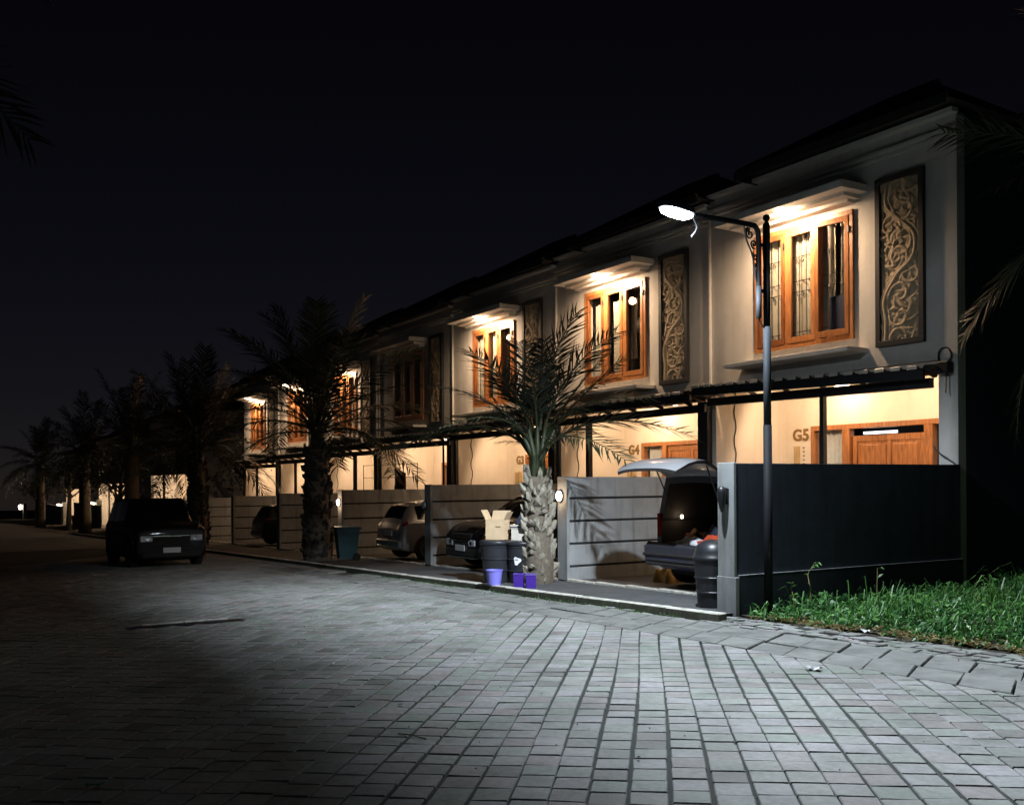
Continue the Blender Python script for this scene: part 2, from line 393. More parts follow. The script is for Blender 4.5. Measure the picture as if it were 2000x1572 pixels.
# edge strip of bigger slabs and rough pavers
edge = sheet('pavement_edge', m_soil, -39, 6, 7.11, 9.12, -.03)
m_slab = mat('edge_slab', (.18, .188, .18), .85, var=.38, scale=2.6, bump=.6, bscale=45, stain=.7, coords='Position')
k = 0
for row, (y0, y1, sh, off) in enumerate(((7.12, 7.66, -.29, .0), (7.67, 8.27, -.30, .2))):
    x = -38.0 + off
    var = []
    for v in range(4):
        mb = MB(); W_ = .465
        q = [(0, y0), (W_ - .014, y0), (W_ - .014 + sh, y1 - .012), (sh, y1 - .012)]
        q = [(a + rg.uniform(-.008, .008), b - y0 + rg.uniform(-.006, .006)) for a, b in q]
        stone(mb, q, lambda x, y: G * x, depth=.05, ch=.009); me = mb.mesh('slab'); me.materials.append(m_slab); var.append(me)
    while x < -2.4:
        px = proj_cam((x, y0, gz(x)))
        if row == 0 and x > -24 or row == 1 and x > -20:
            o = link('slab', rg.choice(var), edge); o.location = (x, y0, gz(x) + rg.uniform(-.008, .006)); o.rotation_euler = (rg.uniform(-.012, .012), rg.uniform(-.012, .012), rg.uniform(-.008, .008))
        x += .467
mb = MB()
for (ya, yb, w0) in ((7.12, 7.66, .46), (7.67, 8.27, .46)):
    x = -38.5
    while x < -21:
        if ya > 7.5 or x < -24.3:
            stone(mb, [(x, ya), (x + w0 - .014, ya), (x + w0 - .30, yb - .012), (x - .29, yb - .012)], lambda a, b: gz(a), .05, .009)
        x += w0
y = 8.28
while y < 9.05:
    x = -38.5
    while x < -2.2:
        lim = kerbY(x) - .01 if x < -9.4 else 9.02
        if y + .1 < lim and rg.random() > .12:
            dz = rg.uniform(-.022, .002); tx, ty = rg.uniform(-.05, .05), rg.uniform(-.05, .05); j = rg.uniform(-.02, .02)
            stone(mb, [(x + j, y), (x + .2 + j, y + .004), (x + .195 + j, y + .097), (x - .004 + j, y + .1)], lambda a, b: gz(a) + dz + (a - x) * tx + (b - y) * ty, .05, .006)
        x += .213
    y += .108
o = mb.build('edge_pavers', MATS['paver'], edge); tag(o, kind='stuff')

# kerb stones, driveway apron, carport floors
def kerbY(x): return 8.44 + .022 * (x + 9.6)
kerb = MB()
kerb.grid([[(x, kerbY(x) + .02, gz(x) - .05), (x, kerbY(x) + .10, gz(x) - .05)] for x in (-62, -9.7)])
kerb = tag(kerb.build('kerb', m_soil), kind='structure')
kms = []; m_kside = mat('mossy_kerb_side', (.12, .125, .09), .9, var=.4, scale=9, bump=.6, bscale=50, stain=.6)
for v in range(4):
    mb = MB(); mb.cbox(-.497, .497, 0, .15, -.1, .085, .010)
    mb.v = [(x, y, z + rg.uniform(-.004, .004)) for x, y, z in mb.v]
    me = mb.mesh('kerb_stone'); me.materials.append(m_kside); me.materials.append(m_kerb)
    for p in me.polygons: p.material_index = 1 if p.normal.z > .3 else 0
    kms.append(me)
for i in range(52):
    x = -9.52 - i
    o = link('kerb_stone', rg.choice(kms), kerb); o.location = (x, kerbY(x), gz(x) + rg.uniform(-.004, .004)); o.rotation_euler = (rg.uniform(-.01, .01), -math.atan(G), .022 + rg.uniform(-.004, .004))
mb = MB(); mb.grid([[(x, 10.19, gz(x) + .025), (x, kerbY(x) + .14, gz(x) + .02)] for x in (-62, -9.38)])
tag(mb.build('driveway', m_asph), kind='structure')
mb = MB()
for i in range(60):
    x = -9.7 - i * .87
    mb.cbox(x - .86, x, 10.2, 10.32, gz(x) - .05, gz(x) + .05, .008)
thr = tag(mb.build('driveway_edge', m_kerb), kind='structure')
mb = MB(); mb.grid([[(x, 16.0, gz(x) + .04), (x, 10.31, gz(x) + .04)] for x in (-62, -9.62)])
tag(mb.build('carport_floor', m_tile), kind='structure')
lot = MB(); P = []
for i in range(26):
    x = -9.3 + i * .8; P.append([])
    for j in range(30):
        y = 30 - j * .72 if j < 29 else 9.1
        hgt = .02 + .26 * max(0, min(1, (y - 9.3) / 2.2)) * max(0, min(1, (x + 8.4) / 1.8)) + .03 * math.sin(x * 3 + y * 2)
        P[-1].append((x, y, gz(x) + hgt - .03))
tag(lot.grid(P).build('grass_lot_soil', m_soil, smooth=True), kind='structure')

# ================================================================== row houses
YF, YB2 = 13.88, 15.94                        # upper facade, ground-floor back wall
def scroll(cx, cz, r0, turns, a0, sgn, n=26):
    P = []
    for i in range(n + 1):
        t = i / n; a = a0 + sgn * turns * 2 * math.pi * t; r = r0 * (1 - .86 * t); P.append((cx + r * math.cos(a), cz + r * math.sin(a)))
    return P
def carving_mesh(W_, H_, seed):
    """dense leaf-scroll relief as a height field, x 0..W, z 0..H, proud towards -y"""
    import numpy as np
    rr = random.Random(seed); nx, nz = 66, 226; xs = np.linspace(0, W_, nx); zs = np.linspace(0, H_, nz); Xg, Zg = np.meshgrid(xs, zs); Hh = np.zeros_like(Xg)
    def stroke(P, w0, w1, hgt, lens=False):
        P = smooth_poly([(p[0], 0, p[1]) for p in P], 8 if lens else 26); n = len(P)
        for i, p in enumerate(P):
            t = i / (n - 1); w_ = (w0 + (w1 - w0) * t) * (math.sin(math.pi * (.1 + .85 * t)) ** .7 if lens else 1) + .004
            i0, i1 = np.searchsorted(xs, (p.x - w_, p.x + w_)); j0, j1 = np.searchsorted(zs, (p.z - w_, p.z + w_))
            if i1 <= i0 or j1 <= j0: continue
            d2 = ((Xg[j0:j1, i0:i1] - p.x) ** 2 + (Zg[j0:j1, i0:i1] - p.z) ** 2) / (w_ * w_); h_ = hgt * (.55 + .45 * w_ / max(w0, w1)) * np.sqrt(np.clip(1 - d2, 0, 1)); Hh[j0:j1, i0:i1] = np.maximum(Hh[j0:j1, i0:i1], h_)
    ctrl = [(W_ * .12, -.05), (W_ * .15, H_ * .12), (W_ * .10, H_ * .26), (W_ * .42, H_ * .40), (W_ * .84, H_ * .50), (W_ * .88, H_ * .64), (W_ * .52, H_ * .75), (W_ * .16, H_ * .86), (W_ * .2, H_ * 1.02)]
    def leafy(x, z, a, l, bend, w_, hgt):
        P = [(x, z)]
        for k in range(5): a += bend / 5; x += l / 5 * math.cos(a); z += l / 5 * math.sin(a); P.append((x, z))
        stroke(P, w_, w_ * .8, hgt, True); return x, z, a
    for k in range(150):                        # shallow filling leaves
        leafy(rr.uniform(.02, W_ - .02), H_ * (k + rr.random()) / 150, rr.uniform(0, 6.28), rr.uniform(.14, .3), rr.choice((-1, 1)) * rr.uniform(.8, 2.2), rr.uniform(.034, .06), rr.uniform(.022, .042))
    S_ = [(p.x, p.z) for p in smooth_poly([(a, 0, b) for a, b in ctrl], 10)]
    for i in range(9):
        t_ = (i + .5) / 9; j = int(t_ * (len(S_) - 1)); sx_, sz_ = S_[j]; side = 1 if sx_ < W_ / 2 else -1; r0 = rr.uniform(.17, .23); c = sx_ + side * W_ * .38; z = sz_ + rr.uniform(-.06, .06)
        stroke(scroll(c, z, r0, 1.05, math.pi if side > 0 else 0, side * (1 if i % 2 else -1), 14), .040, .018, .050)
        for k in range(7): leafy(c + r0 * .5 * math.cos(k * .9), z + r0 * .5 * math.sin(k * .9), k * .9 + .4 * side, rr.uniform(.2, .34), side * rr.uniform(1.0, 2.0), rr.uniform(.026, .042), rr.uniform(.032, .046))
    stroke(ctrl, .05, .04, .054); stroke([(x + .07, z + .02) for x, z in ctrl], .022, .02, .04); stroke([(x - .07, z) for x, z in ctrl], .022, .02, .04)
    mb = MB(); mb.grid([[(xs[i], -float(Hh[j, i]), zs[j]) for i in range(nx)] for j in range(nz)]); me = mb.mesh('carving'); me.materials.append(m_stone)
    for p in me.polygons: p.use_smooth = True
    return me
CARVES = [carving_mesh(.738, 2.638, k) for k in (3, 8, 15)]
def curtain(mb, x0, x1, y, z0, z1, amp=.035, per=.13, seed=0, swing=0):
    rr = random.Random(seed); n = max(6, int((x1 - x0) / .018)); P = []
    ph = rr.uniform(0, 6)
    for k in range(9):
        z = z0 + (z1 - z0) * k / 8; row = []
        for i in range(n + 1):
            x = x0 + (x1 - x0) * i / n
            row.append((x + swing * math.sin(k / 8 * 3.0 + .4) * (x - x0) / max(.01, x1 - x0), y + amp * math.sin((x - x0) / per * 6.28 + ph + .25 * math.sin(k * .7)) + .4 * amp * math.sin((x - x0) / per * 2.3 + k * .2), z))
        P.append(row)
    mb.grid(P)
def upper_window(house, x0, x1, z0, z1, style):
    wn = bpy.data.objects.new('window', None); col.objects.link(wn); wn.parent = house
    Y = YF; f = .085
    mb = MB()                                   # outer frame with two mullions
    mb.box(x0, x1, Y - .05, Y + .1, z1 - f, z1); mb.box(x0, x1, Y - .05, Y + .1, z0, z0 + f)
    mb.box(x0, x0 + f, Y - .048, Y + .098, z0 + f, z1 - f); mb.box(x1 - f, x1, Y - .048, Y + .098, z0 + f, z1 - f)
    wd = (x1 - x0 - 2 * f) / 3
    for k in (1, 2): xm = x0 + f + wd * k; mb.box(xm - .035, xm + .035, Y - .046, Y + .096, z0 + f, z1 - f)
    mb.build('window_frame', m_wood, wn, bevel=.006)
    for k in range(3):
        a, b = x0 + f + wd * k + (.037 if k else .002), x0 + f + wd * (k + 1) - (.037 if k < 2 else .002); s = .085
        ang = 0
        if style == 'ajar' and k == 2: ang = R(9)
        sh = bpy.data.objects.new('sash', None)
        piv = Vector((b, Y - .03, 0)); mb = MB()
        A, Bq = a - b, 0
        mb.box(A, Bq, -.03, .02, z1 - f - .10, z1 - f - .003); mb.box(A, Bq, -.03, .02, z0 + f + .003, z0 + f + .11)
        mb.box(A, A + s, -.028, .018, z0 + f + .11, z1 - f - .10); mb.box(-s, Bq, -.028, .018, z0 + f + .11, z1 - f - .10)
        o = mb.build('sash', m_wood if k else m_wood2, wn, bevel=.005); o.location = piv; o.rotation_euler = (0, 0, ang)
        mb = MB(); mb.box(A + s, -s, -.004, .002, z0 + f + .10, z1 - f - .09); o = mb.build('pane', m_glass, wn); o.location = piv; o.rotation_euler = (0, 0, ang)
        mb = MB(); mb.box(-.015, .02, -.045, -.03, z1 - .4, z1 - .28); o = mb.build('hinge', m_steel, wn); o.location = piv
    mb = MB()
    zt = z1 - .12
    if style in ('ajar', 'full'):
        curtain(mb, x0 + .08, x1 - .55, Y + .15, z0 + .05, zt, .03, .15, 1); curtain(mb, x1 - .42, x1 - .06, Y + .15, z0 + .05, zt, .03, .12, 5)
    elif style == 'messy':
        curtain(mb, x0 + .22, x0 + .62, Y + .15, z0 + .05, zt - .2, .04, .16, 2); curtain(mb, x0 + .86, x0 + 1.36, Y + .15, z0 + .05, zt - .22, .045, .19, 3, .05)
        curtain(mb, x0 + 1.62, x0 + 1.80, Y + .15, z0 + .5, zt - .25, .03, .12, 6, -.04); curtain(mb, x0 + 1.9, x0 + 2.02, Y + .15, z0 + .05, zt - .1, .03, .1, 7, -.06)
    else: curtain(mb, x0 + .1, x1 - .1, Y + .15, z0 + .05, zt, .03, .15, 8)
    mb.build('curtain', m_curt, wn, smooth=True)
    if style == 'ajar':
        mb = MB()                               # security grille behind the glass
        for i in range(13):
            x = x0 + .14 + i * (x1 - x0 - .28) / 12; mb.tube([(x, Y + .105, z0 + .08), (x, Y + .105, z1 - .1)], .007, 5)
        for z in (z0 + .3, z0 + 1.05, z0 + 1.25, z1 - .55): mb.tube([(x0 + .09, Y + .105, z), (x1 - .09, Y + .105, z)], .007, 5)
        for i in range(6):
            xc = x0 + .33 + i * (x1 - x0 - .6) / 5
            for sg in (1, -1):
                mb.tube([(p[0], Y + .105, p[1]) for p in scroll(xc + sg * .055, z0 + 1.0, .05, 1.1, 1.57, sg, 10)], .006, 5); mb.tube([(p[0], Y + .105, p[1]) for p in scroll(xc + sg * .055, z1 - .62, .05, 1.1, 1.57, sg, 10)], .006, 5)
        mb.build('grille', m_steel, wn)
        Bx('board', m_navy, wn, x1 - .62, x1 - .14, Y + .08, Y + .1, z0 + .14, z0 + .82)
    mb = MB(); mb.box(x0 - .3, x1 + .3, Y + 1.0, Y + 1.05, z0 - .4, z1 + .4); mb.box(x0 - .3, x1 + .3, Y + .2, Y + 1.0, z1 + .1, z1 + .15); mb.box(x0 - .3, x1 + .3, Y + .2, Y + 1.0, z0 - .2, z0 - .15)
    mb.build('room_lining', m_room, wn)
    return wn
def text_part(s, size, loc, m, parent, name):
    cu = bpy.data.curves.new(name, 'FONT'); cu.body = s; cu.size = size; cu.extrude = .012; cu.bevel_depth = .004; cu.offset = .007; cu.space_character = 1.12
    t = bpy.data.objects.new(name, cu); col.objects.link(t)
    dg = bpy.context.evaluated_depsgraph_get(); me = bpy.data.meshes.new_from_object(t.evaluated_get(dg)); bpy.data.objects.remove(t)
    me.materials.clear(); me.materials.append(m); o = link(name, me, parent); o.location = loc; o.rotation_euler = (R(90), 0, 0); return o
def panel_leaf(mb, x0, x1, z0, z1, th, inset=.09):
    """a framed door leaf with one raised field"""
    mb.box(x0, x1, -th, 0, z0, z0 + .14); mb.box(x0, x1, -th, 0, z1 - .12, z1)
    mb.box(x0, x0 + inset, -th + .001, -.001, z0 + .14, z1 - .12); mb.box(x1 - inset, x1, -th + .001, -.001, z0 + .14, z1 - .12)
    mb.box(x0 + inset, x1 - inset, -th + .018, -.018, z0 + .14, z1 - .12)
    mb.cbox(x0 + inset + .05, x1 - inset - .05, -th + .006, -.01, z0 + .2, z1 - .18, .01)
def entrance(house, x0, z0, variant):
    """door set in the back wall; x0 = left edge, z0 = floor"""
    d = bpy.data.objects.new('door', None); col.objects.link(d); d.parent = house
    Y = YB2; zt = 2.66
    xs = [x0, x0 + .72, x0 + .92, x0 + 1.75, x0 + 2.58, x0 + 2.78, x0 + 3.38]
    mb = MB()
    mb.box(x0 - .09, xs[-1] + .09, Y - .06, Y + .1, zt - .10, zt)
    mb.box(x0 - .09, x0, Y - .058, Y + .098, z0, zt - .10); mb.box(xs[-1], xs[-1] + .09, Y - .058, Y + .098, z0, zt - .10)
    mb.box(xs[1], xs[2] - .02, Y - .058, Y + .098, z0, zt - .10); mb.box(xs[4] + .02, xs[5], Y - .058, Y + .098, z0, zt - .10)
    mb.box(xs[0], xs[1], Y - .055, Y + .095, z0, z0 + .5); mb.box(xs[5], xs[6], Y - .055, Y + .095, z0, z0 + .5)
    mb.build('door_frame', m_wood, d, bevel=.006)
    for a, b in ((xs[0], xs[1]), (xs[5], xs[6])):
        Bx('pane', m_glass, d, a, b, Y + .0, Y + .006, z0 + .5, zt - .1)
        mb = MB(); curtain(mb, a + .01, b - .01, Y + .12, z0 + .45, zt - .1, .025, .12, 4); mb.build('curtain', m_curtw, d, smooth=True)
    for k, (a, b) in enumerate(((xs[2], xs[3]), (xs[3], xs[4]))):
        mb = MB(); w_ = b - a - .01; panel_leaf(mb, 0, w_, z0 + .02, zt - (.24 if variant == 'open' else .11), .045)
        o = mb.build('door_leaf', m_wood, d, bevel=.004); o.location = (a + .005, Y + .03, 0)
        if variant == 'open' and k == 0: o.location = (a + .005, Y + .05, 0); o.rotation_euler = (0, 0, R(14))
        hb = MB(); hb.tube([(w_ - .06, -.05, z0 + 1.05), (w_ - .06, -.10, z0 + 1.05), (w_ - .16, -.10, z0 + 1.05)], .011, 6); h = hb.build('handle', m_chrome, d); h.location = o.location
    Bx('room_lining', m_room, d, x0 - .2, xs[-1] + .2, Y + .9, Y + .95, z0, 3.2)
    if variant == 'open':                       # lit tube inside, seen above the open leaf
        mb = MB(); mb.box(xs[2] + .12, xs[3] + .05, Y + .2, Y + .26, zt - .21, zt - .16); mb.build('tube_lamp', e_tube, d)
def canopy(house, xl, xr, yl, yr, zl, zr, posts):
    """ribbed sheet on a steel beam in front of the carport; l/r = left and right end"""
    c = bpy.data.objects.new('canopy', None); col.objects.link(c); c.parent = house
    mb = MB(); P = []; x = xl; pitch = .3; s = 0
    prof = []
    while x < xr:
        prof += [(x, 0), (x + .05, 0), (x + .08, .045), (x + .25, .045), (x + .28, 0)]; x += pitch
    for th in (0, .004):
        row = []
        for px_, h in prof:
            t = (px_ - xl) / (xr - xl); row.append(((px_, yl + (yr - yl) * t, zl + (zr - zl) * t + h + th), (px_, YF + .0, zl + (zr - zl) * t - .13 + h + th)))
        P.append(row)
    lo, hi = P
    for k in range(len(lo) - 1):
        mb.poly([lo[k][0], lo[k + 1][0], lo[k + 1][1], lo[k][1]][::-1]); mb.poly([hi[k][0], hi[k + 1][0], hi[k + 1][1], hi[k][1]])
        mb.poly([lo[k][0], lo[k + 1][0], hi[k + 1][0], hi[k][0]])
    mb.build('roof_sheet', m_canopy, c)
    x = xl
    while x < xr - .3:
        t = (x + .165 - xl) / (xr - xl); yy = yl + (yr - yl) * t; zz = zl + (zr - zl) * t
        MB().cbox(x + .07, x + .26, yy - .012, yy - .001, zz - .012, zz + .05, .004).build('lit_rib_end', m_zinc, c); x += pitch  # pale caps stand for lamp light caught on the rib ends
    mb = MB(); mb.prism([(xl, yl + .03, zl - .17), (xl, yl + .08, zl - .17), (xl, yl + .08, zl - .02), (xl, yl + .03, zl - .02)], (xr - xl, yr - yl, zr - zl)); mb.build('front_beam', m_steel, c)
    mb = MB(); mb.prism([(xl, YF - .16, zl - .36), (xl, YF - .06, zl - .36), (xl, YF - .06, zl - .20), (xl, YF - .16, zl - .20)], (xr - xl, 0, (zr - zl) * .5)); mb.build('rear_beam', m_steel, c)
    n = 6
    for i in range(n):
        mb = MB()
        t = (i + .5) / n; x = xl + (xr - xl) * t; y = yl + (yr - yl) * t + .08; z = zl + (zr - zl) * t
        mb.prism([(x, y, z - .10), (x + .04, y, z - .10), (x + .04, y, z - .03), (x, y, z - .03)], (0, YF - .1 - y, -.14)); mb.build('rafter', m_steel, c)
    for px_, wdt in posts: Bx('post', m_steel, c, px_ - wdt / 2, px_ + wdt / 2, YF - .15, YF - .15 + wdt, gz(px_) + .05 if False else -.6, zl - .30)
    return c
def hip_roof(house, x0, x1, y0, y1, ze, zr):
    r = bpy.data.objects.new('roof', None); col.objects.link(r); r.parent = house
    e = (x1 - x0) * .38; ym = y0 + 2.2
    A, B_, C_, D_ = (x0, y0, ze), (x1, y0, ze), (x1, y1, ze), (x0, y1, ze); P0, P1, P2, P3 = (x0 + e, ym, zr), (x1 - e, ym, zr), (x1 - e, y1 - 2.0, zr), (x0 + e, y1 - 2.0, zr)
    mb = MB(); mb.poly([A, B_, P1, P0]); mb.poly([B_, C_, P2, P1]); mb.poly([C_, D_, P3, P2]); mb.poly([D_, A, P0, P3]); mb.poly([P0, P1, P2, P3]); mb.poly([D_, C_, B_, A])
    mb.build('roof_plane', m_roof, r)
    mb = MB()                                   # courses of tiles on the visible slopes
    nrow = 9
    for i in range(nrow):
        t = i / nrow; t2 = (i + 1.12) / nrow
        def lerp(a, b, t): return tuple(a[k] + (b[k] - a[k]) * t for k in range(3))
        for (a, b, pa, pb, nrm) in ((A, B_, P0, P1, (0, -.5, .87)), (D_, A, P3, P0, (-.7, 0, .7))):
            l0, l1, u0, u1 = lerp(a, pa, t), lerp(b, pb, t), lerp(a, pa, t2), lerp(b, pb, t2); h = Vector(nrm) * .045
            mb.poly([Vector(l0) + h, Vector(l1) + h, Vector(u1) + h * .2, Vector(u0) + h * .2]); mb.poly([l0, l1, Vector(l1) + h, Vector(l0) + h])
    mb.build('tile_courses', m_roof, r)
    mb = MB(); mb.tube([A, P0, P1, B_], .07, 6); mb.tube([P0, P3], .07, 6); mb.build('ridge_tiles', m_roof, r)
    mb = MB(); mb.box(x0 - .04, x1 + .04, y0 - .05, y0 - .01, ze - .14, ze + .02); mb.box(x0 - .045, x0 - .005, y0 - .01, y1, ze - .14, ze + .02); mb.build('fascia', m_frameblk, r)
HX = [-15.0 - 5.67 * i for i in range(8)]
def house(i, label, win='full', win_on=True, car_on=True, number=None, posts=(), dim=1.0, car_power=115):
    X0 = HX[i]; W_ = 5.58 if i == 0 else 5.67; dz = -.14 * i
    h = thing('row_house', label, 'house', (0, 0, 0), 0, 'row houses along the street')
    h.location = (X0, 0, dz)                    # everything below is in house coordinates
    zf = -.22 + (.0 if i == 0 else .0)
    wx0, wx1, wz0, wz1 = 1.28, 3.62, 4.0, 6.25
    mb = MB()
    e = .0 if i == 0 else .012
    mb.box(0 + e, wx0, YF, YF + .2, 3.45, 7.28); mb.box(wx1, W_, YF, YF + .2, 3.45, 7.28); mb.box(wx0, wx1, YF, YF + .2, 3.45, wz0); mb.box(wx0, wx1, YF, YF + .2, wz1, 7.28)
    mb.build('upper_wall', m_wall, h)
    Bx('side_wall', m_dark, h, W_ - .2, W_, YF + .2, 17.5, -.5, 7.28); Bx('rear_wall', m_wall, h, .02, W_ - .2, 17.3, 17.5, -.5, 7.28); Bx('side_wall', m_wall, h, .012, .2, YF + .2, 17.3, 3.6, 7.28)  # first side wall is dark because its lack of light is painted in
    if i == 0: Bx('corner_column', m_wall, h, W_ - .34, W_, YF + .002, YF + .198, -.5, 3.449)
    # back wall of the carport, opened for the door set
    dx0 = .92 if i == 0 else .98
    mb = MB(); mb.box(.1, dx0 - .09, YB2, YB2 + .12, -.5, 3.44); mb.box(dx0 + 3.47, W_ - .2, YB2, YB2 + .12, -.5, 3.44); mb.box(dx0 - .09, dx0 + 3.47, YB2, YB2 + .12, 2.66, 3.44)
    mb.build('carport_wall', m_cream, h)
    mb = MB(); mb.box(-.12, .1, YF + .04, YB2 + .1, -.5, 3.44); mb.build('party_wall', m_cream, h)
    if i: Bx('end_column', m_frameblk, h, W_ - .30, W_ - .005, YF - .1, YF + .03, -.5, 3.3) 
    else: Bx('side_lining', m_cream, h, W_ - .24, W_ - .2, YF + .22, YB2, -.5, 3.44)
    Bx('carport_ceiling', m_ceil, h, .1, W_ - .2, YF + .2, YB2, 3.44, 3.58)
    Bx('lintel', m_cream, h, .1, W_ - .34, YF + .05, YF + .19, 3.33, 3.45)
    # mouldings under the eaves
    for (z, hh, p) in ((6.93, .05, .05), (7.00, .07, .09), (7.28, .07, .16)): Bx('cornice', m_trim, h, .0 + e, W_ + (.03 if i == 0 else 0), YF - p, YF + .001, z, z + hh)
    # slab over the window, ledge under it
    mb = MB(); mb.box(.81, 3.90, YF - .66, YF - .001, 6.47, 6.60); mb.build('window_hood', m_trim, h, bevel=.008)
    mb = MB(); mb.box(1.0, 3.74, YF - .42, YF - .002, 6.40, 6.469); mb.box(1.12, 3.66, YF - .22, YF - .003, 6.34, 6.399); mb.build('hood_moulding', m_trim, h)
    mb = MB(); mb.box(.92, 3.90, YF - .54, YF - .001, 3.72, 3.80); mb.build('window_ledge', m_trim, h, bevel=.008)
    # carved panel
    pn = bpy.data.objects.new('carved_panel', None); col.objects.link(pn); pn.parent = h
    px0, px1, pz0, pz1 = 4.10, 5.03, 3.77, 6.60; b = .095
    mb = MB(); mb.box(px0, px1, YF - .08, YF - .001, pz1 - b, pz1); mb.box(px0, px1, YF - .08, YF - .001, pz0, pz0 + b); mb.box(px0, px0 + b, YF - .079, YF - .001, pz0 + b, pz1 - b); mb.box(px1 - b, px1, YF - .079, YF - .001, pz0 + b, pz1 - b)
    mb.build('panel_frame', m_frameblk, pn, bevel=.006)
    Bx('panel_ground', m_stonebg, pn, px0 + b, px1 - b, YF - .02, YF - .001, pz0 + b, pz1 - b)
    o = link('carving', CARVES[i % 3], pn); o.location = (px0 + b + .001, YF - .021, pz0 + b + .001)
    upper_window(h, wx0, wx1, wz0, wz1, win)
    entrance(h, dx0, -.15, 'open' if i == 0 else 'shut')
    # roof
    hip_roof(h, 1.35, W_ + .16, YF - .55, 17.75, 7.40, 8.62)
    Bx('flat_roof', m_roof, h, .0 + e, W_ - .01, YF + .2, 17.4, 7.28, 7.36)
    # canopy
    if i == 0: canopy(h, .06, W_ - .38, YF - .62, YF - .36, 3.42, 3.30, posts)
    else: canopy(h, .03, W_ - .02, YF - .62, YF - .60, 3.44, 3.46, posts)
    # gutter pipe at the party line
    if i < 6: MB().tube([(.03, YF - .04, 3.5), (.03, YF - .04, 6.9)], .03, 6).build('down_pipe', m_trim, h)
    if number:
        text_part(number, .34, (.30, YB2 - .004, 2.38), m_num, h, 'house_number')
        if i == 0:
            Bx('meter_box', m_brown, h, .36, .49, YB2 - .05, YB2, 1.75, 2.26); mb = MB()
            for k in range(7): mb.lathe([(.0001, 0), (.018, 0), (.018, .02), (.0001, .02)], 0, 0, 10)
            mb = MB()
            for k in range(7): mb.box(.585, .615, YB2 - .02, YB2, 2.21 - k * .085, 2.24 - k * .085)
            mb.build('vent_holes', m_num, h)
        else:
            mb = MB(); mb.cbox(.30, .44, YB2 - .07, YB2, 1.75, 2.12, .01); mb.cbox(.52, .62, YB2 - .07, YB2, 1.8, 2.14, .01); mb.build('meter_box', m_brown, h)
    # cable hanging on the party wall
    if i < 5:
        xw = .12; P = [(xw, YF + .55 + .03 * math.sin(k * 1.7), 3.4 - k * .16) for k in range(16)]; MB().tube(smooth_poly(P, 3), .011, 5).build('cable', m_steel, h)
    # lamps of this house, then spots added in the carport
    dl = MB(); dl.lathe([(.001, 6.44), (.08, 6.44), (.09, 6.455), (.09, 6.469)], 2.42, YF - .54, 20); 
    o = dl.build('downlight', e_warm if win_on else m_white, h)
    if win_on:
        lamp('downlight_glow', 'SPOT', (2.42, YF - .66, 6.36), 640 * dim, WARM, h, .09, spot=R(164), blend=.85, rot=(R(40), 0, 0)); lamp('downlight_glow', 'POINT', (2.42, YF - .60, 5.95), 17 * dim, WARM, h, .09)
    cl = MB(); cl.lathe([(.001, 3.36), (.12, 3.36), (.14, 3.40), (.14, 3.439)], 1.9, YB2 - .35, 20); cl.build('ceiling_lamp', e_warm if car_on else m_white, h)
    if car_on:
        lamp('ceiling_glow', 'POINT', (1.9, YB2 - .45, 3.25), car_power * .10, WARM, h, .1)
        for xl_ in (1.5, 3.9): MB().lathe([(.05, 3.37), (.07, 3.38), (.07, 3.439)], xl_, YF + .55, 14).build('ceiling_lamp', e_warm, h); lamp('added_wall_spot', 'SPOT', (xl_, YF + .55, 3.30), car_power * 1.25, WARM, h, .12, spot=R(165), blend=.35, rot=(R(62), 0, 0))  # added spots with invented fixtures, to brighten the carport back wall
    return h
house(0, 'nearest row house at the right end, numbered G5, its door ajar', 'ajar', number='G5', posts=((3.0, .09),), car_power=130)
house(1, 'row house numbered G4 with untidy curtains in its lit upper window', 'messy', number='G4', posts=((1.5, .12),), car_power=130)
house(2, 'row house half hidden by the palm beside the bins, upper lamp lit', 'full', number='G3', posts=((.35, .09),))
house(3, 'row house with unlit upper window and a drying rack in its carport', 'full', win_on=False, number=None, posts=((5.2, .05),))
house(4, 'row house seen behind the dark palm trunk with the teal bin', 'messy', posts=((3.6, .12),))
house(5, 'row house with white lit upper wall showing left of the dark palm trunk', 'full', posts=((2.5, .1),))
house(6, 'last lit row house before the gap, left of the dark palm', 'full', posts=((2.5, .1),))

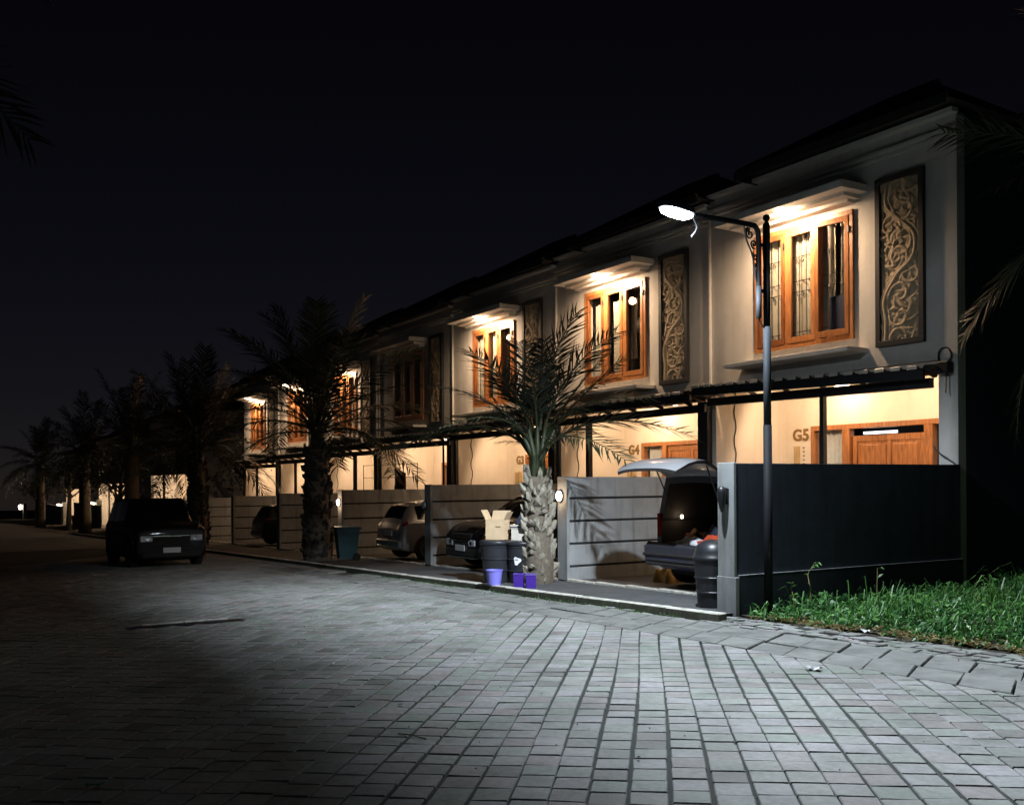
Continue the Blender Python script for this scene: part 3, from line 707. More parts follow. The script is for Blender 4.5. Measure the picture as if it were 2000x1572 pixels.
# ================================================================== boundary walls
WX = [-9.37] + [-14.9 - 5.67 * i for i in range(7)]
wall_labels = ['tall dark boundary wall beside the grass with grey front pillar', 'grey grooved boundary wall lit by the street lamp beside the open-boot car',
    'brown-grey grooved wall behind the black car nearest the bins', 'grooved wall behind the silver hatchback', 'grooved wall just right of the dark palm trunk with the teal bin',
    'grooved wall left of the dark palm trunk', 'grooved wall beside the parked black off-roader', 'farthest grooved wall of the row, behind the black off-roader']
def bwall(i):
    X = WX[i]; top = 1.77 - .145 * i; base = gz(X) - .1
    wl = thing('boundary_wall', wall_labels[i], 'wall', (X, 0, 0), 0, 'boundary walls between the carports')
    if i == 0:
        MB().box(-.28, 0, 9.101, 13.86, .30, top).build('upper_wall', m_dark, wl, bevel=.006)
        MB().box(-.30, .035, 9.112, 13.87, -.6, .298).build('base_wall', m_dark, wl, bevel=.008)
        MB().box(-.004, .036, 9.115, 13.86, .2985, .306).build('ledge', m_grey, wl)
        MB().box(-.30, .006, 9.05, 9.10, .28, top + .012).build('pillar', m_grey, wl, bevel=.008)
        MB().box(-.31, .04, 9.04, 9.11, -.6, .281).build('pillar_base', m_grey, wl, bevel=.008)
        return wl
    y0 = 10.2
    MB().box(-.30, -.022, y0 + .061, 13.86, base - .3, top - .006).build('core', m_groove, wl)
    MB().box(-.31, .004, y0, y0 + .06, base - .3, top + .008).build('pillar', m_grey, wl, bevel=.008)
    z = top; hgt = .405
    zs = [top, top - .395, top - .82, top - 1.24, top - 1.66, base - .2]
    for k in range(5):
        MB().box(-.08, 0, y0 + .062, 13.855, zs[k + 1] + (.022 if k < 4 else 0), zs[k] - (.022 if k else 0)).build('panel', m_grey, wl, bevel=.005)
    return wl
for i in range(8): bwall(i)
def wall_lamp(X, Y, z, lit, label, power=14, style='round'):
    t = thing('wall_lamp', label, 'lamp', (X, Y, z), 0, 'lamps on the wall pillars')
    if style == 'round':
        t.scale = (.8, .8, .8); mb = MB(); mb.lathe([(.001, 0), (.125, 0), (.13, .02), (.12, .035), (.001, .035)], n=24, sy=1.15); mb.v = [(x, -zz, y) for x, y, zz in mb.v]; mb.build('back_plate', m_steel, t, smooth=False)
        mb = MB(); mb.lathe([(.105, .034), (.10, .06), (.075, .085), (.03, .10), (.001, .102)], n=24, sy=1.15); mb.v = [(x, -zz, y) for x, y, zz in mb.v]; mb.build('glass_dome', e_soft if lit else m_white, t, smooth=True)
        mb = MB()
        for a in (-.06, 0, .06): mb.tube([(a * 1.6, -.03, .125), (a * 1.2, -.085, .07), (a, -.112, 0), (a * 1.2, -.085, -.07), (a * 1.6, -.03, -.125)], .006, 5)
        mb.build('cage', m_steel, t)
        if lit: lamp('lamp_glow', 'POINT', (0, -.19, 0), power, WARM, t, .06)
    else:
        mb = MB(); mb.lathe([(.012, -.20), (.035, -.13), (.055, -.03), (.062, .05), (.055, .1), (.03, .135), (.001, .14)], n=16); mb.build('shade', m_steel, t, smooth=True).location = (0, -.085, 0)
        mb = MB(); mb.cbox(-.05, .05, -.02, 0, -.1, .12, .008); mb.box(-.015, .015, -.08, -.02, .02, .05); mb.build('bracket', m_steel, t)
    return t
wall_lamp(-9.50, 9.05, 1.33, False, 'unlit dark teardrop lamp on the pillar of the tall dark wall', style='drop')
wall_lamp(-15.10, 10.2, 1.27, True, 'lit round lamp on the pillar just right of the palm trunk', 7)
wall_lamp(-20.83, 10.2, 1.0, False, 'unlit round lamp on the pillar left of the black car near the bins', 14)
wall_lamp(-26.40, 10.2, .98, True, 'lit round lamp on the pillar above the teal bin', 9)
for X, lab in ((-92, 'lit wall lamp far left above the red bin'), (-116, 'lit wall lamp far left beside the thin tree'), (-165, 'leftmost far lit wall lamp')):
    z0 = {-92: -.39, -116: -.95, -165: -1.9}[X]
    t = thing('pillar_lamp', lab, 'lamp', (X, 12.6, z0), 0, 'far wall lamps')
    mb = MB(); mb.lathe([(.05, -.35), (.22, -.3), (.28, 0), (.22, .3), (.05, .36)], n=12); mb.build('globe', emis('far_bulb%d' % -X, (1, .82, .55), 16), t, smooth=True)
    MB().cbox(-.25, .25, .35, .85, -2.2, .5, .03).build('pillar', m_grey, t); MB().box(-.05, .05, .2, .35, -.1, .1).build('bracket', m_steel, t)
    lamp('lamp_glow', 'POINT', (0, -.6, 0), 20, WARM, t, .2)

# ================================================================== street lamp
LP = Vector((-9.2, 9.5, gz(-9.2)))
sl = thing('street_lamp', 'tall dark street lamp with scroll bracket and bright white lamp head', 'street lamp', LP)
zb = LP.z
def Z(z): return z - zb
mb = MB(); mb.tube([(0, 0, -.2), (0, 0, Z(2.27))], .056, 16); mb.build('lower_pole', m_pole, sl, smooth=True)
mb = MB(); mb.tube([(0, 0, Z(2.268)), (0, 0, Z(3.56))], .050, 16); mb.build('middle_pole', m_polegrey, sl, smooth=True)
mb = MB(); mb.tube([(0, 0, Z(3.54)), (0, 0, Z(4.90))], .046, 16); mb.build('upper_pole', m_pole, sl, smooth=True)
mb = MB(); mb.lathe([(.048, Z(4.90)), (.03, Z(4.93)), (.02, Z(4.945)), (.035, Z(4.955)), (.048, Z(4.99)), (.035, Z(5.025)), (.004, Z(5.04))], n=16); mb.build('finial', m_pole, sl, smooth=True)
arm = smooth_poly([(0, -.145, Z(3.70)), (0, -.145, Z(4.3)), (0, -.145, Z(4.72)), (0, -.19, Z(4.84)), (0, -.30, Z(4.865)), (0, -.8, Z(4.865)), (0, -1.35, Z(4.85))], 6)
mb = MB(); mb.tube(arm, .034, 12); mb.build('arm', m_pole, sl, smooth=True)
mb = MB(); mb.tube([(0, -.145, Z(3.66)), (0, -.145, Z(4.08))], .0365, 12); mb.build('arm_sleeve', m_polegrey, sl, smooth=True)
for z in (4.0, 4.6):
    mb = MB(); mb.box(-.02, .02, -.15, 0, Z(z), Z(z) + .04); mb.build('clamp', m_steel, sl)
mb = MB()
for (cy, cz, r, tn, a0, s) in ((-.30, 4.74, .075, 1.4, 1.57, 1), (-.23, 4.62, .06, 1.4, -1.2, -1), (-.205, 4.46, .05, 1.3, 2.2, 1), (-.34, 4.80, .035, 1.2, 0, -1), (-.19, 4.34, .035, 1.2, 0, 1)):
    mb.tube([(0, p[0], Z(p[1])) for p in scroll(cy, cz, r, tn, a0, s, 18)], .011, 5)
mb.tube(smooth_poly([(0, -.40, Z(4.83)), (0, -.36, Z(4.66)), (0, -.26, Z(4.48)), (0, -.20, Z(4.2)), (0, -.17, Z(4.12))], 5), .012, 5)
mb.build('scroll_bracket', m_steel, sl)
mb = MB(); mb.tube(smooth_poly([(0, -.145, Z(3.68)), (0, -.11, Z(3.6)), (0, -.04, Z(3.54)), (0, 0, Z(3.55))], 5), .010, 5); mb.build('wire', m_steel, sl); mb = MB(); mb.tube(smooth_poly([(0, -1.28, Z(4.83)), (.01, -1.22, Z(4.7)), (0, -1.3, Z(4.58))], 5), .012, 5); mb.build('wire', m_steel, sl)
# lamp head: shallow housing with an LED panel below, slightly tipped up
hd = MB(); prof = [(-.05, .0), (-.10, .02), (-.13, .08), (-.13, .30), (-.10, .44), (-.04, .50)]
pts = []
for (x, y) in prof: pts.append((x, -1.30 - y, 0))
pts2 = [(-p[0], p[1], 0) for p in pts[::-1]]; ring = pts + pts2
hd.prism([(p[0], p[1], Z(4.83) + (p[1] + 1.3) * -.12) for p in ring], (0, 0, .07)); hd.build('lamp_head', m_polegrey, sl, bevel=.01)
hd = MB(); P = [(p[0] * .86, -1.55 + (p[1] + 1.55) * .86) for p in ring]
hd.prism([(x, y, Z(4.795) + (y + 1.3) * -.12) for x, y in P], (0, 0, .034)); hd.build('led_panel', e_street, sl)
# the light it throws: a road-lighting distribution, wide along the street, cut off towards the far side of the road
ld = bpy.data.lights.new('street_lamp_light', 'POINT'); ld.color = COOL; ld.energy = 1900; ld.shadow_soft_size = .07
ld.use_nodes = True; t = ld.node_tree; N = t.nodes; L = t.links
em = next(n for n in N if n.type == 'EMISSION'); tc = N.new('ShaderNodeTexCoord'); sp = N.new('ShaderNodeSeparateXYZ'); L.new(tc.outputs['Normal'], sp.inputs[0])
def mth(op, a, b=None, c=None, clamp=False):
    n = N.new('ShaderNodeMath'); n.operation = op; n.use_clamp = clamp
    for i, v in enumerate((a, b, c)):
        if v is None: continue
        if isinstance(v, (int, float)): n.inputs[i].default_value = v
        else: L.new(v, n.inputs[i])
    return n.outputs[0]
def sstep(v, e0, e1):
    n = N.new('ShaderNodeMapRange'); n.interpolation_type = 'SMOOTHSTEP'; n.inputs['From Min'].default_value = e0; n.inputs['From Max'].default_value = e1; L.new(v, n.inputs['Value']); return n.outputs[0]
dn = mth('MAXIMUM', mth('MULTIPLY', sp.outputs[2], -1), .06)
ty = mth('DIVIDE', mth('MULTIPLY', sp.outputs[1], -1), dn)           # tangent towards the road's far side
tx = mth('DIVIDE', mth('MAXIMUM', sp.outputs[0], 0), dn); tl = mth('DIVIDE', mth('MAXIMUM', mth('MULTIPLY', sp.outputs[0], -1), 0), dn)
ty2 = mth('ADD', mth('SUBTRACT', ty, mth('MULTIPLY', tx, .13)), mth('MULTIPLY', tl, .0))
cut = mth('SUBTRACT', 1, mth('MULTIPLY', sstep(ty2, .40, 1.19), .993))
rr2 = mth('DIVIDE', 1, mth('MULTIPLY', dn, dn))                       # squared secant of the angle from straight down
bat = mth('MULTIPLY', mth('MINIMUM', mth('POWER', rr2, 1.1), 4), mth('SUBTRACT', 1, mth('MULTIPLY', sstep(mth('DIVIDE', sp.outputs[1], dn), .1, .95), .74)))
rise = mth('ADD', .052, mth('MULTIPLY', sstep(sp.outputs[2], -.20, -.62), .948))
upc = mth('SUBTRACT', 1, mth('MULTIPLY', sstep(sp.outputs[2], -.02, .18), .965))
L.new(mth('MULTIPLY', mth('MULTIPLY', cut, bat), mth('MULTIPLY', rise, upc)), em.inputs['Strength'])
lo = bpy.data.objects.new('street_lamp_light', ld); col.objects.link(lo); lo.parent = sl; lo.location = (0, -1.55, Z(4.72))

# ================================================================== cars
def paint(name, c, metal=.3, rough=.32): return mat(name, c, rough, metal=metal, var=.04, scale=2, coat=.8)
def crom(a, b, c, d, t): return .5 * (2 * b + (c - a) * t + (2 * a - 5 * b + 4 * c - d) * t * t + (3 * b - a - 3 * c + d) * t ** 3)
class CarShape:
    def __init__(s, st): s.st = st; s.n = len(st)
    def stat(s, t):
        t = max(0, min(s.n - 1.0001, t)); i = int(t); f = t - i; q = [s.st[max(0, min(s.n - 1, i + k))] for k in (-1, 0, 1, 2)]
        out = []
        for k in range(6):
            v = crom(q[0][k], q[1][k], q[2][k], q[3][k], f); lo_, hi_ = min(q[1][k], q[2][k]), max(q[1][k], q[2][k]); out.append(max(lo_, min(hi_, v)))
        return out
    def sec(s, t):
        y, zb, zs, zt, w_, wt = s.stat(t); h = zs - zb; g = max(.02, zt - zs)
        return y, [(0, zb), (.80 * w_, zb), (.96 * w_, zb + .10 * h), (w_, zb + .45 * h), (.985 * w_, zs - .10 * h), (.95 * w_, zs), (wt + .03 * min(1, g * 3), zt - (.13 if wt < .6 else .10) * min(g, .5)), (wt * (.84 if wt < .64 else .92), zt - .012), (0, zt + .012)]
    def pt(s, t, v):
        y, P = s.sec(t); a = abs(v); a = max(0, min(7.9999, a)); i = int(a); f = a - i; q = [P[max(0, min(8, i + k))] for k in (-1, 0, 1, 2)]
        if i == 7: q[3] = (-P[7][0], P[7][1])
        if i == 0: q[0] = (-P[1][0], P[1][1])
        x = crom(q[0][0], q[1][0], q[2][0], q[3][0], f); z = crom(q[0][1], q[1][1], q[2][1], q[3][1], f)
        return Vector((x if v >= 0 else -x, y, z))
    def nrm(s, t, v):
        e = .02; a = s.pt(t + e, v) - s.pt(t - e, v); b = s.pt(t, v + e) - s.pt(t, v - e); n = b.cross(a)
        if n.length < 1e-8: n = Vector((0, 0, 1))
        n.normalize(); c = s.pt(t, v) - Vector((0, s.pt(t, v).y, .8))
        return n if n.dot(c) > 0 else -n
    def patch(s, t0, t1, v0, v1, off, nt=8, nv=6):
        P = []
        for i in range(nt + 1):
            t = t0 + (t1 - t0) * i / nt; P.append([s.pt(t, v0 + (v1 - v0) * j / nv) + s.nrm(t, v0 + (v1 - v0) * j / nv) * off for j in range(nv + 1)])
        mb = MB(); mb.grid(P); return mb
    def cross_patch(s, t0, t1, v0, off, nt=8, nv=6):
        """patch that runs over the top from +v0 round to -v0"""
        P = []
        for i in range(nt + 1):
            t = t0 + (t1 - t0) * i / nt; row = []
            for j in range(-nv, nv + 1):
                a = 8 - (8 - v0) * abs(j) / nv; v = a if j <= 0 else -a
                n = s.nrm(t, a * .9999); n = n if j <= 0 else Vector((-n.x, n.y, n.z)); row.append(s.pt(t, v) + n * off)
            P.append(row)
        mb = MB(); mb.grid(P); return mb
SUV = [(0, .42, .86, .90, .78, .58), (.05, .30, .94, 1.02, .86, .66), (.28, .26, 1.02, 1.11, .90, .72), (.95, .24, 1.07, 1.16, .92, .74), (1.30, .24, 1.09, 1.21, .925, .74), (1.80, .24, 1.11, 1.72, .93, .68), (2.5, .24, 1.12, 1.79, .93, .70), (3.5, .25, 1.12, 1.79, .93, .70), (4.22, .28, 1.12, 1.74, .92, .67), (4.42, .34, 1.08, 1.16, .89, .72), (4.50, .42, .92, .96, .84, .66)]
MPV = [(0, .40, .68, .72, .68, .50), (.05, .24, .76, .83, .80, .60), (.28, .21, .88, .96, .86, .68), (.78, .20, .98, 1.06, .875, .69), (1.08, .20, 1.01, 1.11, .88, .69), (1.90, .20, 1.04, 1.60, .88, .58), (2.6, .20, 1.05, 1.67, .88, .60), (3.5, .21, 1.07, 1.65, .88, .59), (4.08, .24, 1.06, 1.56, .86, .54), (4.30, .30, 1.0, 1.08, .84, .62), (4.38, .36, .82, .86, .76, .56)]
HATCH = [(0, .38, .64, .68, .66, .48), (.05, .22, .72, .79, .78, .58), (.25, .19, .83, .91, .83, .65), (.75, .18, .92, 1.0, .85, .67), (1.0, .18, .95, 1.05, .855, .67), (1.8, .18, .98, 1.46, .86, .56), (2.4, .18, 1.0, 1.54, .86, .58), (3.0, .19, 1.02, 1.51, .86, .56), (3.5, .22, 1.02, 1.42, .84, .50), (3.75, .28, .96, 1.02, .82, .58), (3.84, .34, .78, .82, .74, .54)]
def car(name, label, shape, pm, loc, rz, wheels, wr=.34, open_boot=False, cover_glass=True, plate_front=True):
    t = thing(name, label, 'car', loc, rz, 'parked cars'); S = CarShape(shape); n = S.n; Lc = shape[-1][0]
    nt, tmax = 90, n - 1.001
    tend = tmax if not open_boot else 8.0
    mb = MB(); vs_ = [8 * j / 30 for j in range(31)]; rows = []
    for i in range(nt + 1):
        tt = tend * i / nt; rows.append([S.pt(tt, v) for v in vs_] + [Vector((-p.x, p.y, p.z)) for p in [S.pt(tt, v) for v in vs_[-2:0:-1]]])
    m_ = len(rows[0])
    for r in rows: mb.v += [tuple(p) for p in r]
    for i in range(nt):
        for j in range(m_):
            a, b, c, d = i * m_ + j, i * m_ + (j + 1) % m_, (i + 1) * m_ + (j + 1) % m_, (i + 1) * m_ + j
            cx = sum(mb.v[k][0] for k in (a, b, c, d)) / 4; cy = sum(mb.v[k][1] for k in (a, b, c, d)) / 4; cz = sum(mb.v[k][2] for k in (a, b, c, d)) / 4
            if abs(cx) > .55 and any(math.hypot(cy - yw, cz - wr) < wr + .055 for yw in wheels): continue
            mb.f.append((a, b, c, d))
    mb.f.append(tuple(range(m_ - 1, -1, -1)))
    if not open_boot: mb.f.append(tuple(nt * m_ + k for k in range(m_)))
    mb.build('body', pm, t, smooth=True)
    MB().box(-.62, .62, .3, Lc - .35, .2, .62 if not open_boot else .6).build('underbody', m_interior, t)
    # glass
    if not open_boot or True:
        for sg in (1, -1):
            for (a, b) in ((4.55, 5.62), (5.7, 6.72), (6.8, 7.72)):
                S.patch(a + .12 if a < 5 else a, b, sg * 5.14, sg * 5.92, .006).build('side_window', m_cglass, t, smooth=True)
        S.cross_patch(4.1, 4.93, 6.25, .007).build('windscreen', m_cglass, t, smooth=True)
    if not open_boot: S.cross_patch(8.1, 8.82, 6.25, .007).build('rear_window', m_cglass, t, smooth=True)
    # lamps, grille, plates
    for sg in (1, -1):
        zh = shape[0][2]; wh_ = shape[0][4]
        mb = MB(); mb.cbox(sg * (wh_ - .17) - .15, sg * (wh_ - .17) + .15, -.022, .03, zh - .17, zh - .02, .02); hl = mb.build('headlight', m_lens, t, bevel=.012)
        mb = MB(); mb.lathe([(.001, 0), (.03, .002), (.05, .012), (.052, .016)], n=14); mb.v = [(sg * (wh_ - .20) + x, -.024 + z * .1, zh - .095 + y) for x, y, z in mb.v]; mb.build('reflector', m_chrome, hl)
        S.patch(1.2, 1.9, sg * 3.0, sg * 3.35, .012, 5, 3).build('fog_lamp', m_chrome if not open_boot else m_lens, t, smooth=True)
        if not open_boot: S.patch(8.55, 9.25, sg * 4.2, sg * 5.2, .010, 6, 4).build('tail_light', m_tail, t, smooth=True)
        mb = MB(); ym = S.stat(4.35)[0]; mb.cbox(.95 * sg - .09, .95 * sg + .10, ym, ym + .1, 1.06, 1.2, .03); mb.build('mirror', pm, t)
    y0 = shape[1][0]
    mb = MB()
    for k in range(4): mb.cbox(-.44, .44, -.015 - .0, .05, .56 + k * .055, .58 + k * .055, .006)
    mb.build('grille', m_chrome if name == 'black_mpv' else m_interior, t); MB().cbox(-.46, .46, -.03, .0, shape[0][2] - .05, shape[0][2] - .02, .006).build('chrome_strip', m_chrome, t); MB().cbox(-.5, .5, -.004, .06, .50, .80, .02).build('grille_back', m_interior, t)
    mb = MB(); mb.cbox(-.72, .72, -.02, .12, .28, .46, .03); mb.build('front_bumper', m_interior if name != 'silver_hatchback' else pm, t)
    MB().cbox(-.215, .215, -.035, -.015, .40, .535, .006).build('number_plate', m_plate, t)
    if not open_boot:
        MB().cbox(-.74, .74, Lc - .1, Lc + .05, .34, .54, .03).build('rear_bumper', pm, t); MB().cbox(-.215, .215, Lc - .02, Lc + .03, .64, .775, .006).build('number_plate', m_plate, t)
        MB().cbox(-.6, .6, Lc + .051, Lc + .06, .36, .39, .003).build('bumper_strip', m_chrome, t)
    # wheels
    for yw in wheels:
        for sg in (1, -1):
            wsec = S.pt(next(tt / 20 for tt in range(20 * n) if S.stat(tt / 20)[0] >= yw - .05), 3).x
            wh = bpy.data.objects.new('wheel', None); col.objects.link(wh); wh.parent = t; wh.location = (sg * (wsec - .12), yw, wr)
            mb = MB(); mb.lathe([(wr * .62, -.1), (wr * .9, -.115), (wr, -.08), (wr, .08), (wr * .9, .115), (wr * .62, .1)], n=28); mb.v = [(z, x, y) for x, y, z in mb.v]; mb.build('tyre', m_rubber, wh, smooth=True)
            mb = MB(); mb.lathe([(.03, .09), (.06, .10), (.06, .085)], n=12)
            for k in range(5):
                a = k * 2 * math.pi / 5; c, s_ = math.cos(a), math.sin(a)
                q = [(-.03, .04), (.03, .04), (.045, wr * .62), (-.045, wr * .62)]
                mb.prism([(x * c - y * s_, x * s_ + y * c, .07) for x, y in q], (0, 0, .022))
            mb.lathe([(wr * .58, .02), (wr * .64, .05), (wr * .66, .108), (wr * .60, .108), (wr * .585, .03)], n=28)
            mb.v = [(z * sg, x, y) for x, y, z in mb.v]; mb.build('rim', m_rim, wh)
            arch = [(sg * (wsec - .012), yw + (wr + .06) * math.cos(a), wr + (wr + .06) * math.sin(a)) for a in [math.pi * k / 14 for k in range(-1, 16)]]
            mb = MB(); mb.tube(arch, .032, 6); mb.build('wheel_arch', m_interior, t, smooth=True)
    return t, S
pm_grey = paint('charcoal_car_paint', (.065, .065, .08), .3); pm_black = paint('black_car_paint', (.008, .008, .009), .0, .22); pm_silver = paint('silver_car_paint', (.30, .30, .31), .5); pm_dark = paint('dark_car_paint', (.02, .02, .022), .1)
def gcar(x): return gz(x) + .04
# car with its boot open, tail towards the road
sv, S = car('suv', 'dark grey car with its tailgate raised, parked beside the tall dark wall', SUV, pm_grey, (-12.02, 10.45 + 4.5, gcar(-12)), math.pi, (.85, 3.62), .35, open_boot=True)
sv.scale = (1, 1, 1.05)
ye = S.stat(8.0)[0]
mb = MB(); vs_ = [8 * j / 24 for j in range(25)]; rows = []
for i in range(12):
    tt = 5.6 + (8.0 - 5.6) * i / 11; ring = [S.pt(tt, v) for v in vs_]; ring += [Vector((-p.x, p.y, p.z)) for p in ring[-2:0:-1]]; c = Vector((0, S.stat(tt)[0], .95)); rows.append([c + (p - c) * .88 for p in ring] + [c + (ring[0] - c) * .88])
mb.grid(rows); mb.build('interior_lining', m_interior, sv, smooth=True)
ring = [S.pt(8.0, v) for v in vs_]; ring += [Vector((-p.x, p.y, p.z)) for p in ring[-2:0:-1]]; c = Vector((0, ye, .95))
mb = MB(); P = [[p for p in ring] + [ring[0]], [c + (p - c) * .88 for p in ring] + [c + (ring[0] - c) * .88]]; mb.grid(P); mb.build('boot_frame', pm_grey, sv)
MB().box(-.70, .70, 2.6, ye + .02, .60, .70).build('boot_floor', m_interior, sv); MB().cbox(-.62, .62, 2.75, 2.95, .7, 1.35, .05).build('rear_seat', m_interior, sv)
mb = MB(); mb.cbox(-.88, .88, ye - .12, ye + .36, .36, .70, .07); mb.build('rear_bumper', pm_grey, sv, bevel=.03)
mb = MB(); mb.cbox(-.80, .80, ye + .02, ye + .37, .355, .40, .01); mb.cbox(-.86, .86, ye + .33, ye + .385, .50, .55, .015); mb.build('bumper_trim', m_interior, sv)
for sg in (1, -1):
    S.patch(7.45, 7.98, sg * 4.0, sg * 5.05, .012, 6, 5).build('tail_light', m_tail, sv, smooth=True); MB().cbox(sg * .84 - .05, sg * .84 + .05, ye, ye + .035, .78, 1.16, .012).build('tail_light', m_tail, sv)
    MB().tube([(sg * .6, ye - .05, 1.25), (sg * .62, ye + .30, 1.93)], .012, 6).build('gas_strut', m_steel, sv)
hp = [(ye - .02, 1.79), (ye + .12, 1.90), (ye + .36, 2.00), (ye + .50, 2.03), (ye + .68, 2.025), (ye + .84, 1.985), (ye + .97, 1.92), (ye + 1.03, 1.875)]
HW = [.66, .70, .76, .80, .81, .80, .77, .72]
rows = []; rows2 = []
for (yy, zz), wv in zip(hp, HW): rows.append([(wv * k / 6, yy - .03 * (k / 6) ** 2, zz - .05 * abs(k / 6) ** 3) for k in range(-6, 7)]); rows2.append([(x * .97, y, z - .045) for x, y, z in rows[-1]])
mb = MB(); mb.grid(rows); mb.grid([r[::-1] for r in rows2]); tg = mb.build('tailgate', paint('lamplit_tailgate_grey', (.36, .37, .39), .25), sv, smooth=True)  # paler than the body: lamp light on the gate put into its colour
mb = MB(); mb.grid([[a, b] for a, b in zip(rows[-1], rows2[-1])]); mb.grid([[r[0], q[0]] for r, q in zip(rows, rows2)]); mb.grid([[r[-1], q[-1]] for r, q in zip(rows, rows2)]); mb.build('tailgate_edge', m_interior, sv)
mb = MB(); mb.grid([[(x * .82, y, z + .008) for x, y, z in r] for r in rows[1:4]]); mb.build('tailgate_glass', m_cglass, sv, smooth=True)
MB().lathe([(.001, .0), (.028, 0), (.03, .012), (.001, .02)], n=12).build('boot_lamp', e_bulb, sv).matrix_local = Matrix.Translation((.70, ye - .35, 1.10)) @ Matrix.Rotation(R(-90), 4, 'Y')
lamp('boot_glow', 'POINT', (.60, ye - .34, 1.10), .9, WARM, sv, .03)
def heap(name, m, label, cat, loc, sx, sy, sz, seed):
    rr = random.Random(seed); P = []; ph = [rr.uniform(0, 6) for _ in range(6)]
    for i in range(15):
        row = []
        for j in range(15):
            u, v = i / 14 * 2 - 1, j / 14 * 2 - 1; d = max(abs(u), abs(v)); hgt = (1 - d ** 2) ** .6 if d < 1 else 0
            row.append((u * sx * (1 + .12 * math.sin(v * 4 + ph[0])), v * sy * (1 + .12 * math.sin(u * 4 + ph[1])), sz * hgt * (1 + .35 * math.sin(u * 5 + ph[2]) * math.sin(v * 6 + ph[3]))))
        P.append(row)
    mb = MB(); mb.grid(P); mb.poly([(r[0][0], r[0][1], 0) for r in P] + [(x, y, 0) for x, y, z in P[-1][1:]] + [(r[-1][0], r[-1][1], 0) for r in P[-2::-1]] + [(x, y, 0) for x, y, z in P[0][-2:0:-1]])
    o = mb.build(name, m, None, smooth=True); o.location = loc; tag(o, label, cat); return o
bz = gcar(-12) + .702; by = 10.45 + 4.5 - ye
heap('folded_cloth', m_orange, 'orange-red cloth lying in the open boot', 'cloth', (-11.75, by + .22, bz), .30, .18, .17, 1)
heap('folded_cloth', m_clothw, 'white folded cloth at the sill of the open boot', 'cloth', (-12.20, by + .12, bz), .26, .13, .12, 2)
heap('bag', m_navy, 'dark bag in the open boot behind the white cloth', 'bag', (-12.0, by + .50, bz), .24, .17, .28, 3)
heap('folded_cloth', m_browncl, 'brown cloth at the left of the open boot', 'cloth', (-12.48, by + .45, bz), .24, .17, .2, 4)
heap('yellow_bag', mat('yellow_plastic_bag', (.35, .22, .05), .6), 'crumpled yellow bag on the floor beside the open-boot car', 'bag', (-13.35, 11.3, gcar(-13.35)), .22, .18, .25, 5)
# other cars
car('black_mpv', 'black car with its nose to the road, behind the bins', MPV, pm_black, (-19.02, 10.18, gcar(-19)), 0, (.80, 3.55), .33)
car('silver_hatchback', 'silver hatchback with its tail to the road, left of the black car', HATCH, pm_silver, (-23.2, 10.30 + 3.84, gcar(-23.2)), math.pi, (.72, 3.12), .30)
car('dark_car', 'dark car seen only as a rounded tail behind the wall left of the dark palm', HATCH, pm_dark, (-34.9, 10.35 + 3.84, gcar(-35)), math.pi, (.72, 3.12), .30)
car('black_offroader', 'black off-roader parked on the road at the left, facing the camera', SUV, mat('matt_black_car_paint', (.006, .006, .007), .55, var=.05, coat=.1, spec=.3), (-25.45, 5.36, gz(-27)), R(90), (.85, 3.62), .37)

# ================================================================== bins, boxes, buckets
def dome_bin(loc, label, s=1.0, dome=True, sticker=False):
    t = thing('trash_bin', label, 'bin', loc, 0, 'black bins'); 
    mb = MB(); mb.lathe([(.205 * s, 0), (.215 * s, .02), (.265 * s, .60 * s), (.275 * s, .62 * s), (.275 * s, .65 * s), (.25 * s, .65 * s), (.2 * s, .1)], n=32); mb.build('bin_body', m_blackpl, t, smooth=False)
    mb = MB()
    for z in (.2, .4): mb.lathe([(.222 * s + z * .09, z * s), (.228 * s + z * .09, z * s + .008), (.228 * s + z * .09, z * s + .02), (.222 * s + z * .09, z * s + .028)], n=32)
    mb.build('rib', m_blackpl, t)
    if dome: prof = [(.283 * s, .645 * s), (.285 * s, .69 * s), (.272 * s, .70 * s), (.262 * s, .76 * s), (.235 * s, .83 * s), (.18 * s, .89 * s), (.09 * s, .925 * s), (.002, .93 * s)]
    else: prof = [(.283 * s, .645 * s), (.29 * s, .70 * s), (.285 * s, .71 * s), (.27 * s, .725 * s), (.2 * s, .735 * s), (.002, .74 * s)]
    mb = MB(); mb.lathe(prof, n=32); mb.build('lid', m_blackpl, t, smooth=True)
    if sticker:
        P = []
        for k in range(12):
            a = 2 * math.pi * k / 12; r = .06 * (1 + .25 * math.sin(a * 3 + 1)); th = R(-48) + r * math.cos(a) / .25
            P.append((.262 * s * math.cos(th), .262 * s * math.sin(th), .42 + r * 1.2 * math.sin(a)))
        MB().poly(P).build('sticker', m_paper, t)
    return t
gd = lambda x: gz(x) + .022
dome_bin((-10.08, 9.35, gd(-10.1)), 'black dome-lidded bin standing against the grey pillar of the dark wall', 1.0)
dome_bin((-15.62, 9.10, gd(-15.6)), 'black flat-lidded bin with the cardboard box on top', 1.08, False)
dome_bin((-15.28, 9.44, gd(-15.3)), 'black bin with a white sticker beside the palm trunk', 1.06, False, True)
